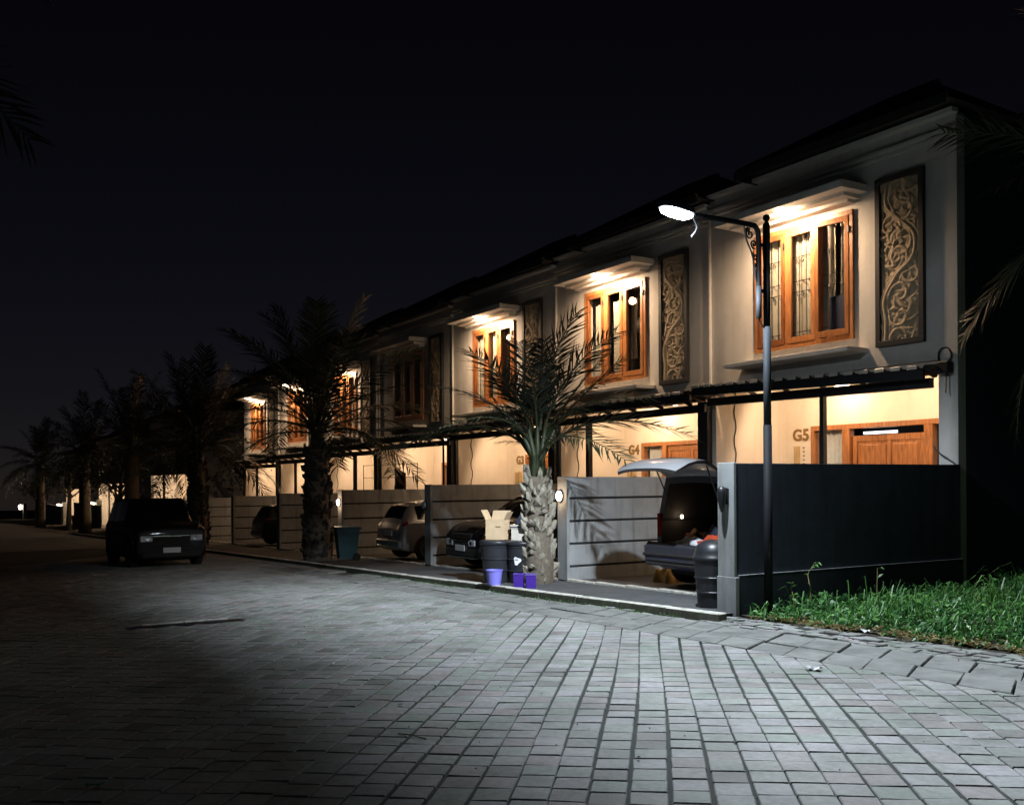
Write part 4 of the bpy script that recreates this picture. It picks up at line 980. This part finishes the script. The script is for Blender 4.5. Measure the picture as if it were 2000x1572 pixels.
def carton(name, label, loc, rz, w_, d_, h_, m, flaps=True):
    t = thing(name, label, 'box', loc, rz); th = .006
    mb = MB(); mb.box(-w_ / 2, w_ / 2, -d_ / 2, -d_ / 2 + th, 0, h_); mb.box(-w_ / 2, w_ / 2, d_ / 2 - th, d_ / 2, 0, h_); mb.box(-w_ / 2, -w_ / 2 + th, -d_ / 2 + th, d_ / 2 - th, 0, h_); mb.box(w_ / 2 - th, w_ / 2, -d_ / 2 + th, d_ / 2 - th, 0, h_); mb.box(-w_ / 2, w_ / 2, -d_ / 2, d_ / 2, -.004, 0)
    mb.build('box_body', m, t)
    if flaps:
        for (x0, ang, wd) in ((-w_ / 2, R(118), .2), (w_ / 2, R(62), .16)):
            mb = MB(); c, s_ = math.cos(ang), math.sin(ang)
            mb.prism([(x0, -d_ / 2, h_), (x0 + wd * c, -d_ / 2, h_ + wd * s_), (x0 + wd * c, d_ / 2, h_ + wd * s_), (x0, d_ / 2, h_)], (.004, 0, .004)); mb.build('flap', m, t)
        mb = MB(); mb.prism([(-w_ / 2, d_ / 2, h_), (w_ / 2, d_ / 2, h_), (w_ / 2, d_ / 2 + .07, h_ + .16), (-w_ / 2, d_ / 2 + .07, h_ + .16)], (0, .004, .004)); mb.build('flap', m, t)
        MB().box(.02, .12, -d_ / 2 - .003, -d_ / 2, h_ * .62, h_ * .68).build('printed_mark', mat('print_brown', (.2, .13, .08), .8), t)
    return t
carton('cardboard_box', 'open brown cardboard box standing on the left black bin', (-15.56, 9.10, gd(-15.6) + .805), R(36), .36, .28, .36, m_card)
carton('white_box', 'pale box with a dark band on the bin next to the palm trunk', (-15.24, 9.42, gd(-15.3) + .79), R(38), .30, .26, .20, mat('pale_card', (.5, .46, .4), .8), False)
t = thing('folded_carton', 'folded pale carton with black stripes lying on the pale box', 'box', (-15.24, 9.42, gd(-15.3) + .995), R(30))
MB().box(-.16, .16, -.13, .13, 0, .07).build('box_body', mat('pale_card', (.5, .46, .4), .8), t); MB().box(-.163, .163, -.133, .133, .02, .04).build('band', m_navy, t)
heap('bin_bag', m_navy, 'small dark plastic bag on top of the pale boxes', 'bag', (-15.24, 9.44, gd(-15.3) + 1.068), .13, .11, .16, 9)
mb = MB(); mb.lathe([(.105, 0), (.11, .01), (.14, .24), (.150, .245), (.150, .262), (.136, .262), (.10, .02), (.001, .018)], n=28)
bk = mb.build('bucket', m_lilac, None, smooth=False); bk.location = (-14.52, 8.42, gz(-14.5) + .087); tag(bk, 'lilac plastic bucket on the kerb in front of the black bins', 'bucket')
for k, (x, y, rz, lab) in enumerate(((-14.42, 8.86, R(54), 'purple plastic tub on the kerb, left one of the pair'), (-14.23, 8.98, R(60), 'purple plastic tub next to the palm trunk, right one of the pair'))):
    t = thing('plastic_tub', lab, 'tub', (x, y, gz(x) + .022), rz, 'purple tubs'); a, b, h_ = .09, .13, .235
    mb = MB(); lo_ = [(-a * .9, -b * .9, 0), (a * .9, -b * .9, 0), (a * .9, b * .9, 0), (-a * .9, b * .9, 0)]; hi_ = [(-a, -b, h_), (a, -b, h_), (a, b, h_), (-a, b, h_)]
    for i in range(4): mb.poly([lo_[i], lo_[(i + 1) % 4], hi_[(i + 1) % 4], hi_[i]])
    mb.poly(lo_[::-1]); mb.poly([(x_ * .93, y_ * .95, .03) for x_, y_, z in lo_])
    for i in range(4): p, q = hi_[i], hi_[(i + 1) % 4]; mb.poly([(p[0] * .94, p[1] * .95, h_), (lo_[i][0] * .93, lo_[i][1] * .95, .03), (lo_[(i + 1) % 4][0] * .93, lo_[(i + 1) % 4][1] * .95, .03), (q[0] * .94, q[1] * .95, h_)])
    mb.build('tub_body', m_purple, t); mb = MB(); mb.tube([(x_ * 1.02, y_ * 1.02, h_) for x_, y_, z in lo_ + lo_[:1]], .010, 6); mb.v = [(x_ * 1.1, y_ * 1.1, z_) for x_, y_, z_ in mb.v]; mb.build('rim', m_purple, t)
def wheelie(loc, rz, label, m):
    t = thing('wheelie_bin', label, 'bin', loc, rz)
    mb = MB(); a, b, a2, b2, h_ = .20, .22, .26, .30, .84
    lo_ = [(-a, -b, .05), (a, -b, .05), (a, b, .05), (-a, b, .05)]; hi_ = [(-a2, -b2, h_), (a2, -b2, h_), (a2, b2, h_), (-a2, b2, h_)]
    for i in range(4): mb.poly([lo_[i], lo_[(i + 1) % 4], hi_[(i + 1) % 4], hi_[i]])
    mb.poly(lo_[::-1]); mb.build('bin_body', m, t, bevel=.015)
    MB().cbox(-.29, .29, -.34, .34, h_, h_ + .06, .02).build('lid', m, t); MB().tube([(-.2, .36, h_), (.2, .36, h_)], .02, 8).build('handle', m, t)
    for sg in (1, -1): mb = MB(); mb.lathe([(.03, -.03), (.1, -.03), (.1, .03), (.03, .03)], n=16); mb.v = [(sg * .24 + z, .22 + x, .1 + y) for x, y, z in mb.v]; mb.build('wheel', m_rubber, t)
    return t
wheelie((-24.35, 9.6, gd(-24.4)), R(-10), 'teal wheelie bin beside the dark palm trunk', m_teal)
wheelie((-86.0, 10.6, gz(-86)), R(5), 'red bin at the far left below a wall lamp', m_red)
# drying rack and cloth in the unlit house's carport
t = thing('drying_rack', 'tall wire drying rack in the carport above the silver hatchback', 'rack', (-29.2, 13.1, gcar(-29)), 0)
mb = MB()
for x in (-2.4, -.9, .6, 1.9): mb.tube([(x, 0, 0), (x, 0, 2.75)], .014, 6)
for z in (1.7, 2.3, 2.72): mb.tube([(-2.4, 0, z), (1.9, 0, z)], .010, 6)
mb.build('rack_frame', m_steel, t)
mb = MB()
for k in range(14): mb.tube([(1.05 + k * .06, 0, 1.55), (1.05 + k * .06, 0, 2.3)], .005, 4)
mb.build('wire_panel', m_white, t)
mb = MB(); P = []
for i in range(17):
    row = []
    for j in range(9):
        x = -.42 + .84 * i / 16; zt = 2.62 - .2 * (1 - (i / 16 - .35) ** 2 * 0) * (.5 - .5 * math.cos(i / 16 * 3)) ; z = zt - j / 8 * (zt - 1.75); row.append((x * (1 - .08 * j / 8), -.08 + .03 * math.sin(i * 1.3) * (.3 + j / 8), z))
    P.append(row)
mb.grid(P); o = mb.build('hanging_cloth', m_browncl, None, smooth=True); o.location = (-28.3, 13.05, gcar(-28.3)); tag(o, 'brown striped cloth hanging on the drying rack', 'cloth')
# coil of cable and hanging cable on the end column
mb = MB(); mb.tube([(.115 * math.cos(a / 24 * 6.283), .012 * math.sin(a * 1.1), .13 * math.sin(a / 24 * 6.283)) for a in range(0, 73)], .010, 5)
o = mb.build('cable_coil', m_steel, None); o.location = (-9.62, 13.84, 3.50); tag(o, 'coil of black cable on the end column of the nearest house', 'cable')
mb = MB(); mb.cbox(-.14, .10, -.12, .03, -.09, .10, .02); mb.tube([(.02, -.05, -.05), (.03, -.08, -.4)], .012, 5); o = mb.build('junction_box', m_steel, None); o.location = (-9.58, 13.84, 3.30); tag(o, 'black junction box under the cable coil on the end column', 'box')
mb = MB(); mb.tube(smooth_poly([(-9.80, 13.80, 2.08), (-9.7, 13.78, 1.97), (-9.55, 13.78, 1.88), (-9.44, 13.8, 1.80)], 5), .012, 5); o = mb.build('tap_hose', m_steel, None); tag(o, 'short dark hose on the end column just above the dark wall', 'hose')

# ================================================================== palms
def frond_mesh(L_, droop, seed, nl=46, ll=.62, wd=.030):
    rr = random.Random(seed); mb = MB(); pts = []; n = 16
    for i in range(n + 1):
        t = i / n; pts.append(Vector((L_ * (t - .10 * droop * t ** 3), .06 * L_ * math.sin(seed) * t * t, -droop * L_ * .55 * t ** 2.2)))
    mb.tube(pts, [.034 * (1 - .88 * i / n) for i in range(n + 1)], 5)
    def at(t): f = t * n; i = min(n - 1, int(f)); return pts[i].lerp(pts[i + 1], f - i), (pts[i + 1] - pts[i]).normalized()
    for k in range(nl):
        t = .17 + .83 * (k + .5) / nl; p, tg = at(t); side = tg.cross(Vector((0, 0, 1))).normalized(); upv = side.cross(tg)
        ln = ll * (math.sin(math.pi * min(1, .18 + .75 * t)) ** .6) * rr.uniform(.85, 1.12)
        for sg in (1, -1):
            d = (side * sg * rr.uniform(.55, .95) + tg * rr.uniform(.4, .85) + upv * rr.uniform(-.05, .32)).normalized(); sag = Vector((0, 0, -1)) * rr.uniform(.10, .6)
            wv = d.cross(upv).normalized() * wd * rr.uniform(.7, 1.15); b = len(mb.v)
            m1 = p + d * ln * .45 + sag * ln * .18; e_ = p + d * ln + sag * ln * .75
            for q in (p - wv * .4, p + wv * .4, m1 + wv, m1 - wv, e_): mb.v.append(tuple(q))
            mb.f += [(b, b + 1, b + 2, b + 3), (b + 3, b + 2, b + 4)]
    me = mb.mesh('frond'); me.materials.append(m_frond); me.materials.append(m_petiole)
    for i, p in enumerate(me.polygons): p.material_index = 1 if i < n * 5 + 2 else 0
    return me
FR = {}
def fronds(kind):
    if kind not in FR:
        L_, ll = {'near': (2.2, .66), 'big': (3.3, .78)}[kind]; FR[kind] = [frond_mesh(L_, d, s, 36 if kind == 'near' else 46, ll, .020 if kind == 'near' else .024) for d, s in ((.15, 1), (.45, 2), (.8, 3), (1.15, 4), (1.5, 5))]
    return FR[kind]
def palm(label, loc, trunk_h, rad, kind, nf, seed, boots=True, spread=1.0, shaft=.8, special=(), bm=None):
    rr = random.Random(seed); t = thing('palm_tree', label, 'palm tree', loc, 0, 'palms along the street')
    mb = MB(); n = 14; P = [(rad * .12 * math.sin(k * .5), 0, -.2 + (trunk_h + .2) * k / n) for k in range(n + 1)]
    mb.tube(P, [rad * (1.12 - .25 * k / n + .03 * math.sin(k * 2.1)) for k in range(n + 1)], 14); mb.build('trunk', m_trunk, t, smooth=True)
    if boots:
        mb = MB(); nr = int(trunk_h / .105)
        for i in range(nr):
            z = .04 + trunk_h * i / nr; m_ = 8; r = rad * (1.10 - .22 * i / nr)
            for j in range(m_):
                if rr.random() < .10: continue
                a = (j + .5 * (i % 2)) * 2 * math.pi / m_ + rr.uniform(-.24, .24); hh = rr.uniform(.10, .27); ww = rad * .27 * rr.uniform(.5, 1.3); z = .04 + trunk_h * i / nr + rr.uniform(-.05, .05); c, s_ = math.cos(a), math.sin(a); o_ = rr.uniform(.02, .12)
                def q(u, v, w): return ((r + w) * c - u * s_, (r + w) * s_ + u * c, z + v)
                b = len(mb.v); mb.v += [q(-ww, 0, -.02), q(ww, 0, -.02), q(ww * .75, hh * .6, o_ * .7), q(0, hh, o_), q(-ww * .75, hh * .6, o_ * .7), q(0, hh * .35, o_ * .8), q(0, hh * 1.02, -.01)]
                mb.f += [(b, b + 1, b + 5), (b + 1, b + 2, b + 5), (b + 2, b + 3, b + 5), (b + 3, b + 4, b + 5), (b + 4, b, b + 5), (b + 2, b + 6, b + 3), (b + 4, b + 3, b + 6), (b + 1, b + 6, b + 2), (b, b + 4, b + 6)]
        o = mb.build('frond_stubs', bm or m_boot, t); tag(o, kind='stuff')
    mb = MB()
    for k in range(11):
        a = k * 2.4; r = rad * rr.uniform(.25, .6); d = rr.uniform(.1, .35)
        mb.tube([(r * math.cos(a), r * math.sin(a), trunk_h - .25), (r * .8 * math.cos(a), r * .8 * math.sin(a), trunk_h + shaft * .4), ((r + d) * math.cos(a), (r + d) * math.sin(a), trunk_h + shaft)], [.075, .06, .035], 6)
    mb.build('leaf_bases', m_petiole, t, smooth=True)
    ms = fronds(kind)
    for k in range(nf):
        az = k * 2.39996 + rr.uniform(-.25, .25); u = (k + .5) / nf; el = R(82) - u * R(88) * spread + rr.uniform(-.1, .1); zi = trunk_h + shaft * (.95 - .55 * u)
        me = ms[min(4, max(0, int(u * 4.2 + rr.uniform(-.3, .7) + (.8 if kind == 'near' else 0))))]
        o = link('frond', me, t); o.matrix_local = Matrix.Translation((rad * .35 * math.cos(az), rad * .35 * math.sin(az), zi)) @ Matrix.Rotation(az, 4, 'Z') @ Matrix.Rotation(-el, 4, 'Y') @ Matrix.Rotation(rr.uniform(-.5, .5), 4, 'X') @ Matrix.Scale(rr.uniform(.82, 1.08), 4)
    for (az, el, s, mi) in special:
        o = link('frond', ms[mi], t); o.matrix_local = Matrix.Translation((0, 0, trunk_h + shaft * .6)) @ Matrix.Rotation(az, 4, 'Z') @ Matrix.Rotation(-el, 4, 'Y') @ Matrix.Scale(s, 4)
    return t
palm('palm with pale scaly trunk beside the black bins and purple tubs', (-15.0, 9.63, gd(-15)), 1.95, .255, 'near', 14, 4, True, .50, .9, special=((R(48), R(50), 1.05, 0), (R(56), R(58), 1.0, 0), (R(235), R(20), .36, 1)))
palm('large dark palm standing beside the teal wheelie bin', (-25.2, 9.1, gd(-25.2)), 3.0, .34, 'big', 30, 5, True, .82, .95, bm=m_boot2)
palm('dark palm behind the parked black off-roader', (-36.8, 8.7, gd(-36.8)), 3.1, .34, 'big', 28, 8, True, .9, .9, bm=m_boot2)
palm('fourth palm from the lamp, a dark silhouette left of the off-roader roof', (-49, 8.5, gd(-49)), 4.0, .34, 'big', 26, 13, False, 1.1, .9)
palm('far dark palm, fifth from the lamp', (-64, 8.4, gd(-64)), 4.2, .34, 'big', 24, 21, False, 1.1, .9)
palm('farthest dark palm at the left edge', (-88, 8.2, gd(-88)), 4.6, .34, 'big', 24, 22, False, 1.1, .9)
palm('tall palm in the grass lot with drooping fronds entering at the right edge', (-5.95, 13.5, gz(-6)), 4.9, .24, 'big', 30, 31, False, 1.45, .7)
palm('palm across the road whose dark fronds hang in at the top left', (-11.4, -1.95, gz(-11.4)), 6.5, .22, 'big', 24, 41, False, 1.4, .7)

# dark broad-leaved trees behind the far palms
def tree(label, loc, h_, rad, seed, n=1500):
    rr = random.Random(seed); t = thing('tree', label, 'tree', loc, 0, 'dark trees at the far left')
    mb = MB(); mb.tube([(0, 0, -.2), (.1, .05, h_ * .3), (.05, .1, h_ * .55)], [.2, .15, .09], 9)
    ends = []
    for k in range(9):
        a = k * 2.4; l = rad * rr.uniform(.5, .85); p0 = Vector((.06, .05, h_ * rr.uniform(.28, .5))); p1 = p0 + Vector((l * math.cos(a), l * math.sin(a), h_ * rr.uniform(.15, .4))); ends.append(p1)
        mb.tube([p0, p0.lerp(p1, .5) + Vector((0, 0, .12)), p1], [.07, .05, .02], 6)
    mb.build('trunk', m_trunk, t, smooth=True)
    mb = MB()
    for k in range(n):
        c = rr.choice(ends) + Vector((rr.gauss(0, rad * .28), rr.gauss(0, rad * .28), rr.gauss(0, h_ * .10))); d = Vector((rr.gauss(0, 1), rr.gauss(0, 1), rr.gauss(-.3, .6))).normalized(); s_ = rr.uniform(.10, .2)
        wv = d.cross(Vector((rr.gauss(0, 1), rr.gauss(0, 1), 1))).normalized() * s_ * .35; b = len(mb.v)
        for q in (c, c + d * s_ * .5 + wv, c + d * s_, c + d * s_ * .5 - wv): mb.v.append(tuple(q))
        mb.f.append((b, b + 1, b + 2, b + 3))
    tag(mb.build('crown', m_frond, t), kind='stuff')
tree('rounded dark tree beyond the fourth palm', (-57, 9.2, gz(-57)), 5.2, 2.6, 1)
tree('dark tree over the far lit carport', (-77, 9.0, gz(-77)), 6.4, 2.6, 2)
tree('thin dark tree beside the farthest wall lamps', (-104, 9.3, gz(-104)), 5.0, 2.4, 3)
tree('dark leafy tree behind the last row house', (-53, 15, gz(-53)), 6.5, 3.0, 4)

# ================================================================== far houses, left
def far_house(x0, x1, label, power, posts, opening=(0, 1)):
    zc = gz((x0 + x1) / 2) ; h = thing('far_house', label, 'house', (x0, 0, zc), 0, 'far houses at the left'); W_ = x1 - x0
    MB().box(0, W_, 13.5, 13.7, 3.55, 7.2).build('upper_wall', m_wall, h)
    Bx('side_wall', m_wall, h, 0, .2, 13.7, 20, -.3, 7.2); Bx('side_wall', m_wall, h, W_ - .2, W_, 13.7, 20, -.3, 7.2)
    MB().box(.2, W_ - .2, 15.9, 16.0, -.3, 3.5).build('carport_wall', m_cream, h); MB().box(.2, W_ - .2, 13.7, 15.9, 3.5, 3.6).build('carport_ceiling', m_ceil, h)
    MB().box(W_ * .52, W_ * .52 + .12, 13.8, 15.9, -.3, 3.5).build('party_wall', m_cream, h)
    for f in posts: MB().box(W_ * f, W_ * f + .14, 13.4, 13.54, -.3, 3.5).build('post', m_steel, h)
    MB().box(-.1, W_ + .1, 12.9, 13.49, 3.5, 3.6).build('canopy', m_steel, h)
    for k in range(2):
        a = W_ * (.12 + .5 * k); MB().box(a, a + 2.2, 13.46, 13.5, 4.3, 6.2).build('window', m_wood2, h); MB().box(a + .15, a + 2.05, 13.455, 13.46, 4.45, 6.05).build('pane', m_cglass, h)
    mb = MB(); y0, y1, ze, zr = 13.0, 20.5, 7.2, 9.2; A, B_, C_, D_ = (-.4, y0, ze), (W_ + .4, y0, ze), (W_ + .4, y1, ze), (-.4, y1, ze); P, Q = (2, 16.7, zr), (W_ - 2, 16.7, zr)
    mb.poly([A, B_, Q, P]); mb.poly([B_, C_, Q]); mb.poly([C_, D_, P, Q]); mb.poly([D_, A, P]); mb.poly([D_, C_, B_, A]); mb.build('roof', m_roof, h)
    for k in range(2): lamp('ceiling_glow', 'POINT', (W_ * (.26 + .5 * k), 14.8, 3.1), power, WARM, h, .15)
    fw = thing('boundary_wall', 'low front wall before the ' + label, 'wall', (x0, 0, zc), 0, 'far front walls')
    MB().box(0, W_, 11.6, 11.8, -.4, 1.75).build('wall_body', m_grey, fw); MB().box(-.02, W_ + .02, 11.57, 11.83, 1.75, 1.83).build('coping', m_grey, fw)
far_house(-71.0, -57.5, 'house with the large lit carport above the black off-roader', 420, (.06, .35, .97))
far_house(-95.5, -81.0, 'house with a narrow lit carport left of the black off-roader', 420, (.5, .72))
far_house(-119, -105, 'farthest house with a small lit opening at the left', 420, (.3,))

# ================================================================== weeds on the lot
rg = random.Random(77); mb = MB()
def lot_h(x, y): return gz(x) - .03 + .02 + .26 * max(0, min(1, (y - 9.3) / 2.2)) * max(0, min(1, (x + 8.4) / 1.8))
def leaf(mb, c, d, s_, w_):
    sd_ = d.cross(Vector((rg.gauss(0, .3), rg.gauss(0, .3), 1)))
    if sd_.length < 1e-3: sd_ = Vector((1, 0, 0))
    wv = sd_.normalized() * w_; b = len(mb.v); sag = Vector((0, 0, -s_ * rg.uniform(.1, .5))); m1 = c + d * s_ * .5
    for q in (c, m1 + wv, c + d * s_ + sag, m1 - wv): mb.v.append(tuple(q))
    mb.f += [(b, b + 1, b + 2), (b, b + 2, b + 3)]
for k in range(27000):
    y = 9.08 + 6.5 * rg.random() ** 1.7; x = -9.28 + 8.0 * rg.random()
    edge_f = min(1, max(.22, (y - 9.0) / .55)); den = .25 + .75 * min(1, max(0, (x + 9.15) / .8)) ; jag = .10 * math.sin(x * 5.1) + .08 * math.sin(x * 12.7)
    if y < 9.1 + jag or rg.random() > den: continue
    patch_ = .5 + .5 * math.sin(x * 2.3 + math.sin(y * 1.9) * 2) * math.sin(y * 2.7 + x)
    hgt = (.05 + .25 * rg.random()) * edge_f * (.7 + .5 * patch_) * (1.25 if x > -7.4 else .9); base = Vector((x, y, lot_h(x, y)))
    if rg.random() < .26:                       # arching grass blade
        a = rg.uniform(0, 6.283); d = Vector((math.cos(a), math.sin(a), 0)); ln = (hgt * 1.2 + .08) * rg.uniform(.7, 1.3); w_ = rg.uniform(.004, .009); sdv = Vector((-d.y, d.x, 0)) * w_; b = len(mb.v); lean = rg.uniform(.2, .9)
        p1 = base + d * ln * .25 * lean + Vector((0, 0, ln * .5)); p2 = base + d * ln * .6 * lean + Vector((0, 0, ln * (.85 - .2 * lean))); p3 = base + d * ln * (.6 * lean + .3) + Vector((0, 0, ln * (.85 - .55 * lean)))
        for q in (base - sdv, base + sdv, p1 + sdv, p1 - sdv, p2 + sdv * .8, p2 - sdv * .8, p3): mb.v.append(tuple(q))
        mb.f += [(b, b + 1, b + 2, b + 3), (b + 3, b + 2, b + 4, b + 5), (b + 5, b + 4, b + 6)]
    else:                                       # broad weed leaf
        a = rg.uniform(0, 6.283); d = Vector((math.cos(a), math.sin(a), rg.uniform(-.15, .9))).normalized(); s_ = rg.uniform(.035, .12); leaf(mb, base + Vector((0, 0, hgt * rg.random())), d, s_, s_ * rg.uniform(.22, .36))
wd = mb.build('weeds', m_grass); tag(wd, 'lush green weeds and grass covering the lot beside the dark wall', 'grass', kind='stuff')
mb = MB()
for k in range(900):
    x = -8.9 + 6.5 * rg.random(); y = 8.86 + .40 * rg.random() + .10 * math.sin(x * 5.1); a = rg.uniform(0, 6.283); leaf(mb, Vector((x, y, gz(x) + .012 + .05 * rg.random())), Vector((math.cos(a), math.sin(a), rg.uniform(-.1, .4))).normalized(), rg.uniform(.04, .12), .009)
o = mb.build('dry_leaves', m_dry); tag(o, 'dry yellow leaves along the edge of the weeds', 'leaves', kind='stuff')
def stalk(label, x, y, pts):
    t = thing('weed_stalk', label, 'plant', (x, y, lot_h(x, y)), 0, 'tall weed stalks before the dark wall')
    P = smooth_poly(pts, 5); mb = MB(); mb.tube(P, [.009 - .005 * i / len(P) for i in range(len(P))], 5); mb.build('stem', m_dry, t)
    mb = MB()
    for i, p in enumerate(P):
        if i % 3 == 1: leaf(mb, p, Vector((rg.gauss(0, 1), rg.gauss(0, 1), .5)).normalized(), .11, .022)
    mb.build('leaves', m_grass, t)
stalk('tallest pale weed stalk bending in front of the dark wall', -8.92, 9.95, [(0, 0, 0), (.03, .0, .28), (-.03, .02, .5), (.05, .02, .62), (.09, .03, .68)])
stalk('short weed stalk close to the street lamp pole', -9.02, 9.75, [(0, 0, 0), (.03, 0, .18), (-.02, 0, .34), (.0, .02, .42)])
stalk('thin straight weed stalk furthest right in front of the dark wall', -8.7, 11.0, [(0, 0, 0), (.02, 0, .3), (.01, .02, .55)])

# moss in the joints near the kerb, grit on the road
mb = MB()
for k in range(900):
    x = rg.uniform(-20, -9.6); y = kerbY(x) - .02 - .35 * rg.random() ** 2; a = rg.uniform(0, 6.283)
    leaf(mb, Vector((x, y, gz(x) - .005)), Vector((math.cos(a), math.sin(a), rg.uniform(.2, 1.2))).normalized(), rg.uniform(.015, .05), .006)
o = mb.build('moss', m_grass); tag(o, 'small weeds and moss along the foot of the kerb', 'moss', kind='stuff')
mb = MB()
for k in range(260):
    x = rg.uniform(-13, -3.2); y = rg.uniform(2.4, 8.9); s_ = rg.uniform(.003, .010) * (2 if y > 8.1 else 1); b = [(x + s_ * math.cos(a * 2.09 + k), y + s_ * math.sin(a * 2.09 + k), gz(x)) for a in range(3)]
    mb.poly(b); i = len(mb.v); mb.v.append((x, y, gz(x) + s_ * 1.2)); mb.f += [(i - 3, i - 2, i), (i - 2, i - 1, i), (i - 1, i - 3, i)]
o = mb.build('grit', mat('grit', (.3, .3, .28), .9, var=.5, scale=40)); tag(o, 'scattered grit and crumbs on the paving', 'grit', kind='stuff')
def scrap(name, label, x, y, sx, sy, m, rz, seed, hgt=.02):
    rr = random.Random(seed); P = [[(sx * (i / 3 - .5) + rr.uniform(-.1, .1) * sx, sy * (j / 3 - .5) + rr.uniform(-.1, .1) * sy, .004 + rr.random() * hgt) for j in range(4)] for i in range(4)]
    mb = MB(); mb.grid(P); o = mb.build(name, m); o.location = (x, y, gz(x) + .002); o.rotation_euler = (0, 0, rz); tag(o, label, 'litter')
scrap('paper_scrap', 'crumpled white paper on the paving near the edge slabs', -5.97, 6.72, .12, .09, m_paper, .3, 1, .04)
scrap('plastic_wrapper', 'cyan plastic wrapper on the dark road at the lower left', -5.82, .81, .10, .035, m_cyan, 1.0, 2)
scrap('paper_scrap', 'tiny white scrap left of the middle of the paving', -8.89, 3.36, .035, .03, m_paper, .5, 3)
scrap('paper_scrap', 'tiny white scrap near the middle of the paving', -6.77, 3.10, .035, .03, m_paper, .8, 4)
scrap('paper_scrap', 'small white scrap at the edge of the weeds', -7.25, 8.98, .10, .07, m_paper, .2, 5, .04)
scrap('paper_scrap', 'tiny white scrap at the bottom of the paving, right of centre', -4.55, 3.62, .022, .02, m_paper, .2, 6)
mb = MB(); mb.tube([(0, 0, .006), (.1, .05, .012), (.22, .1, .006)], .004, 5); o = mb.build('straw', m_dry); o.location = (-5.95, 2.7, gz(-5.95)); tag(o, 'pale straw lying on the paving left of the bottom centre', 'litter')
# drain cover: pale edge, and a dark plate for the shadow beneath it
t = thing('drain_cover', 'sunken drain cover with a pale edge on the road at the left', 'drain cover', (-13.3, 2.95, gz(-13.3)), 0)
mb = MB(); mb.cbox(.02, .07, -.55, -.02, 0, .022, .006); mb.build('pale_edge', m_kerb, t); mb = MB(); mb.cbox(.02, .07, -.01, .56, 0, .024, .006); mb.build('pale_edge', m_kerb, t)
mb = MB(); mb.cbox(.075, .42, -.75, .72, .001, .008, .003); mb.build('shadow_plate', m_steel, t)
# tip the off-roader to the street gradient
for o in bpy.data.objects:
    if o.name.startswith('black_offroader'): o.rotation_euler = (-math.atan(G), 0, R(90))
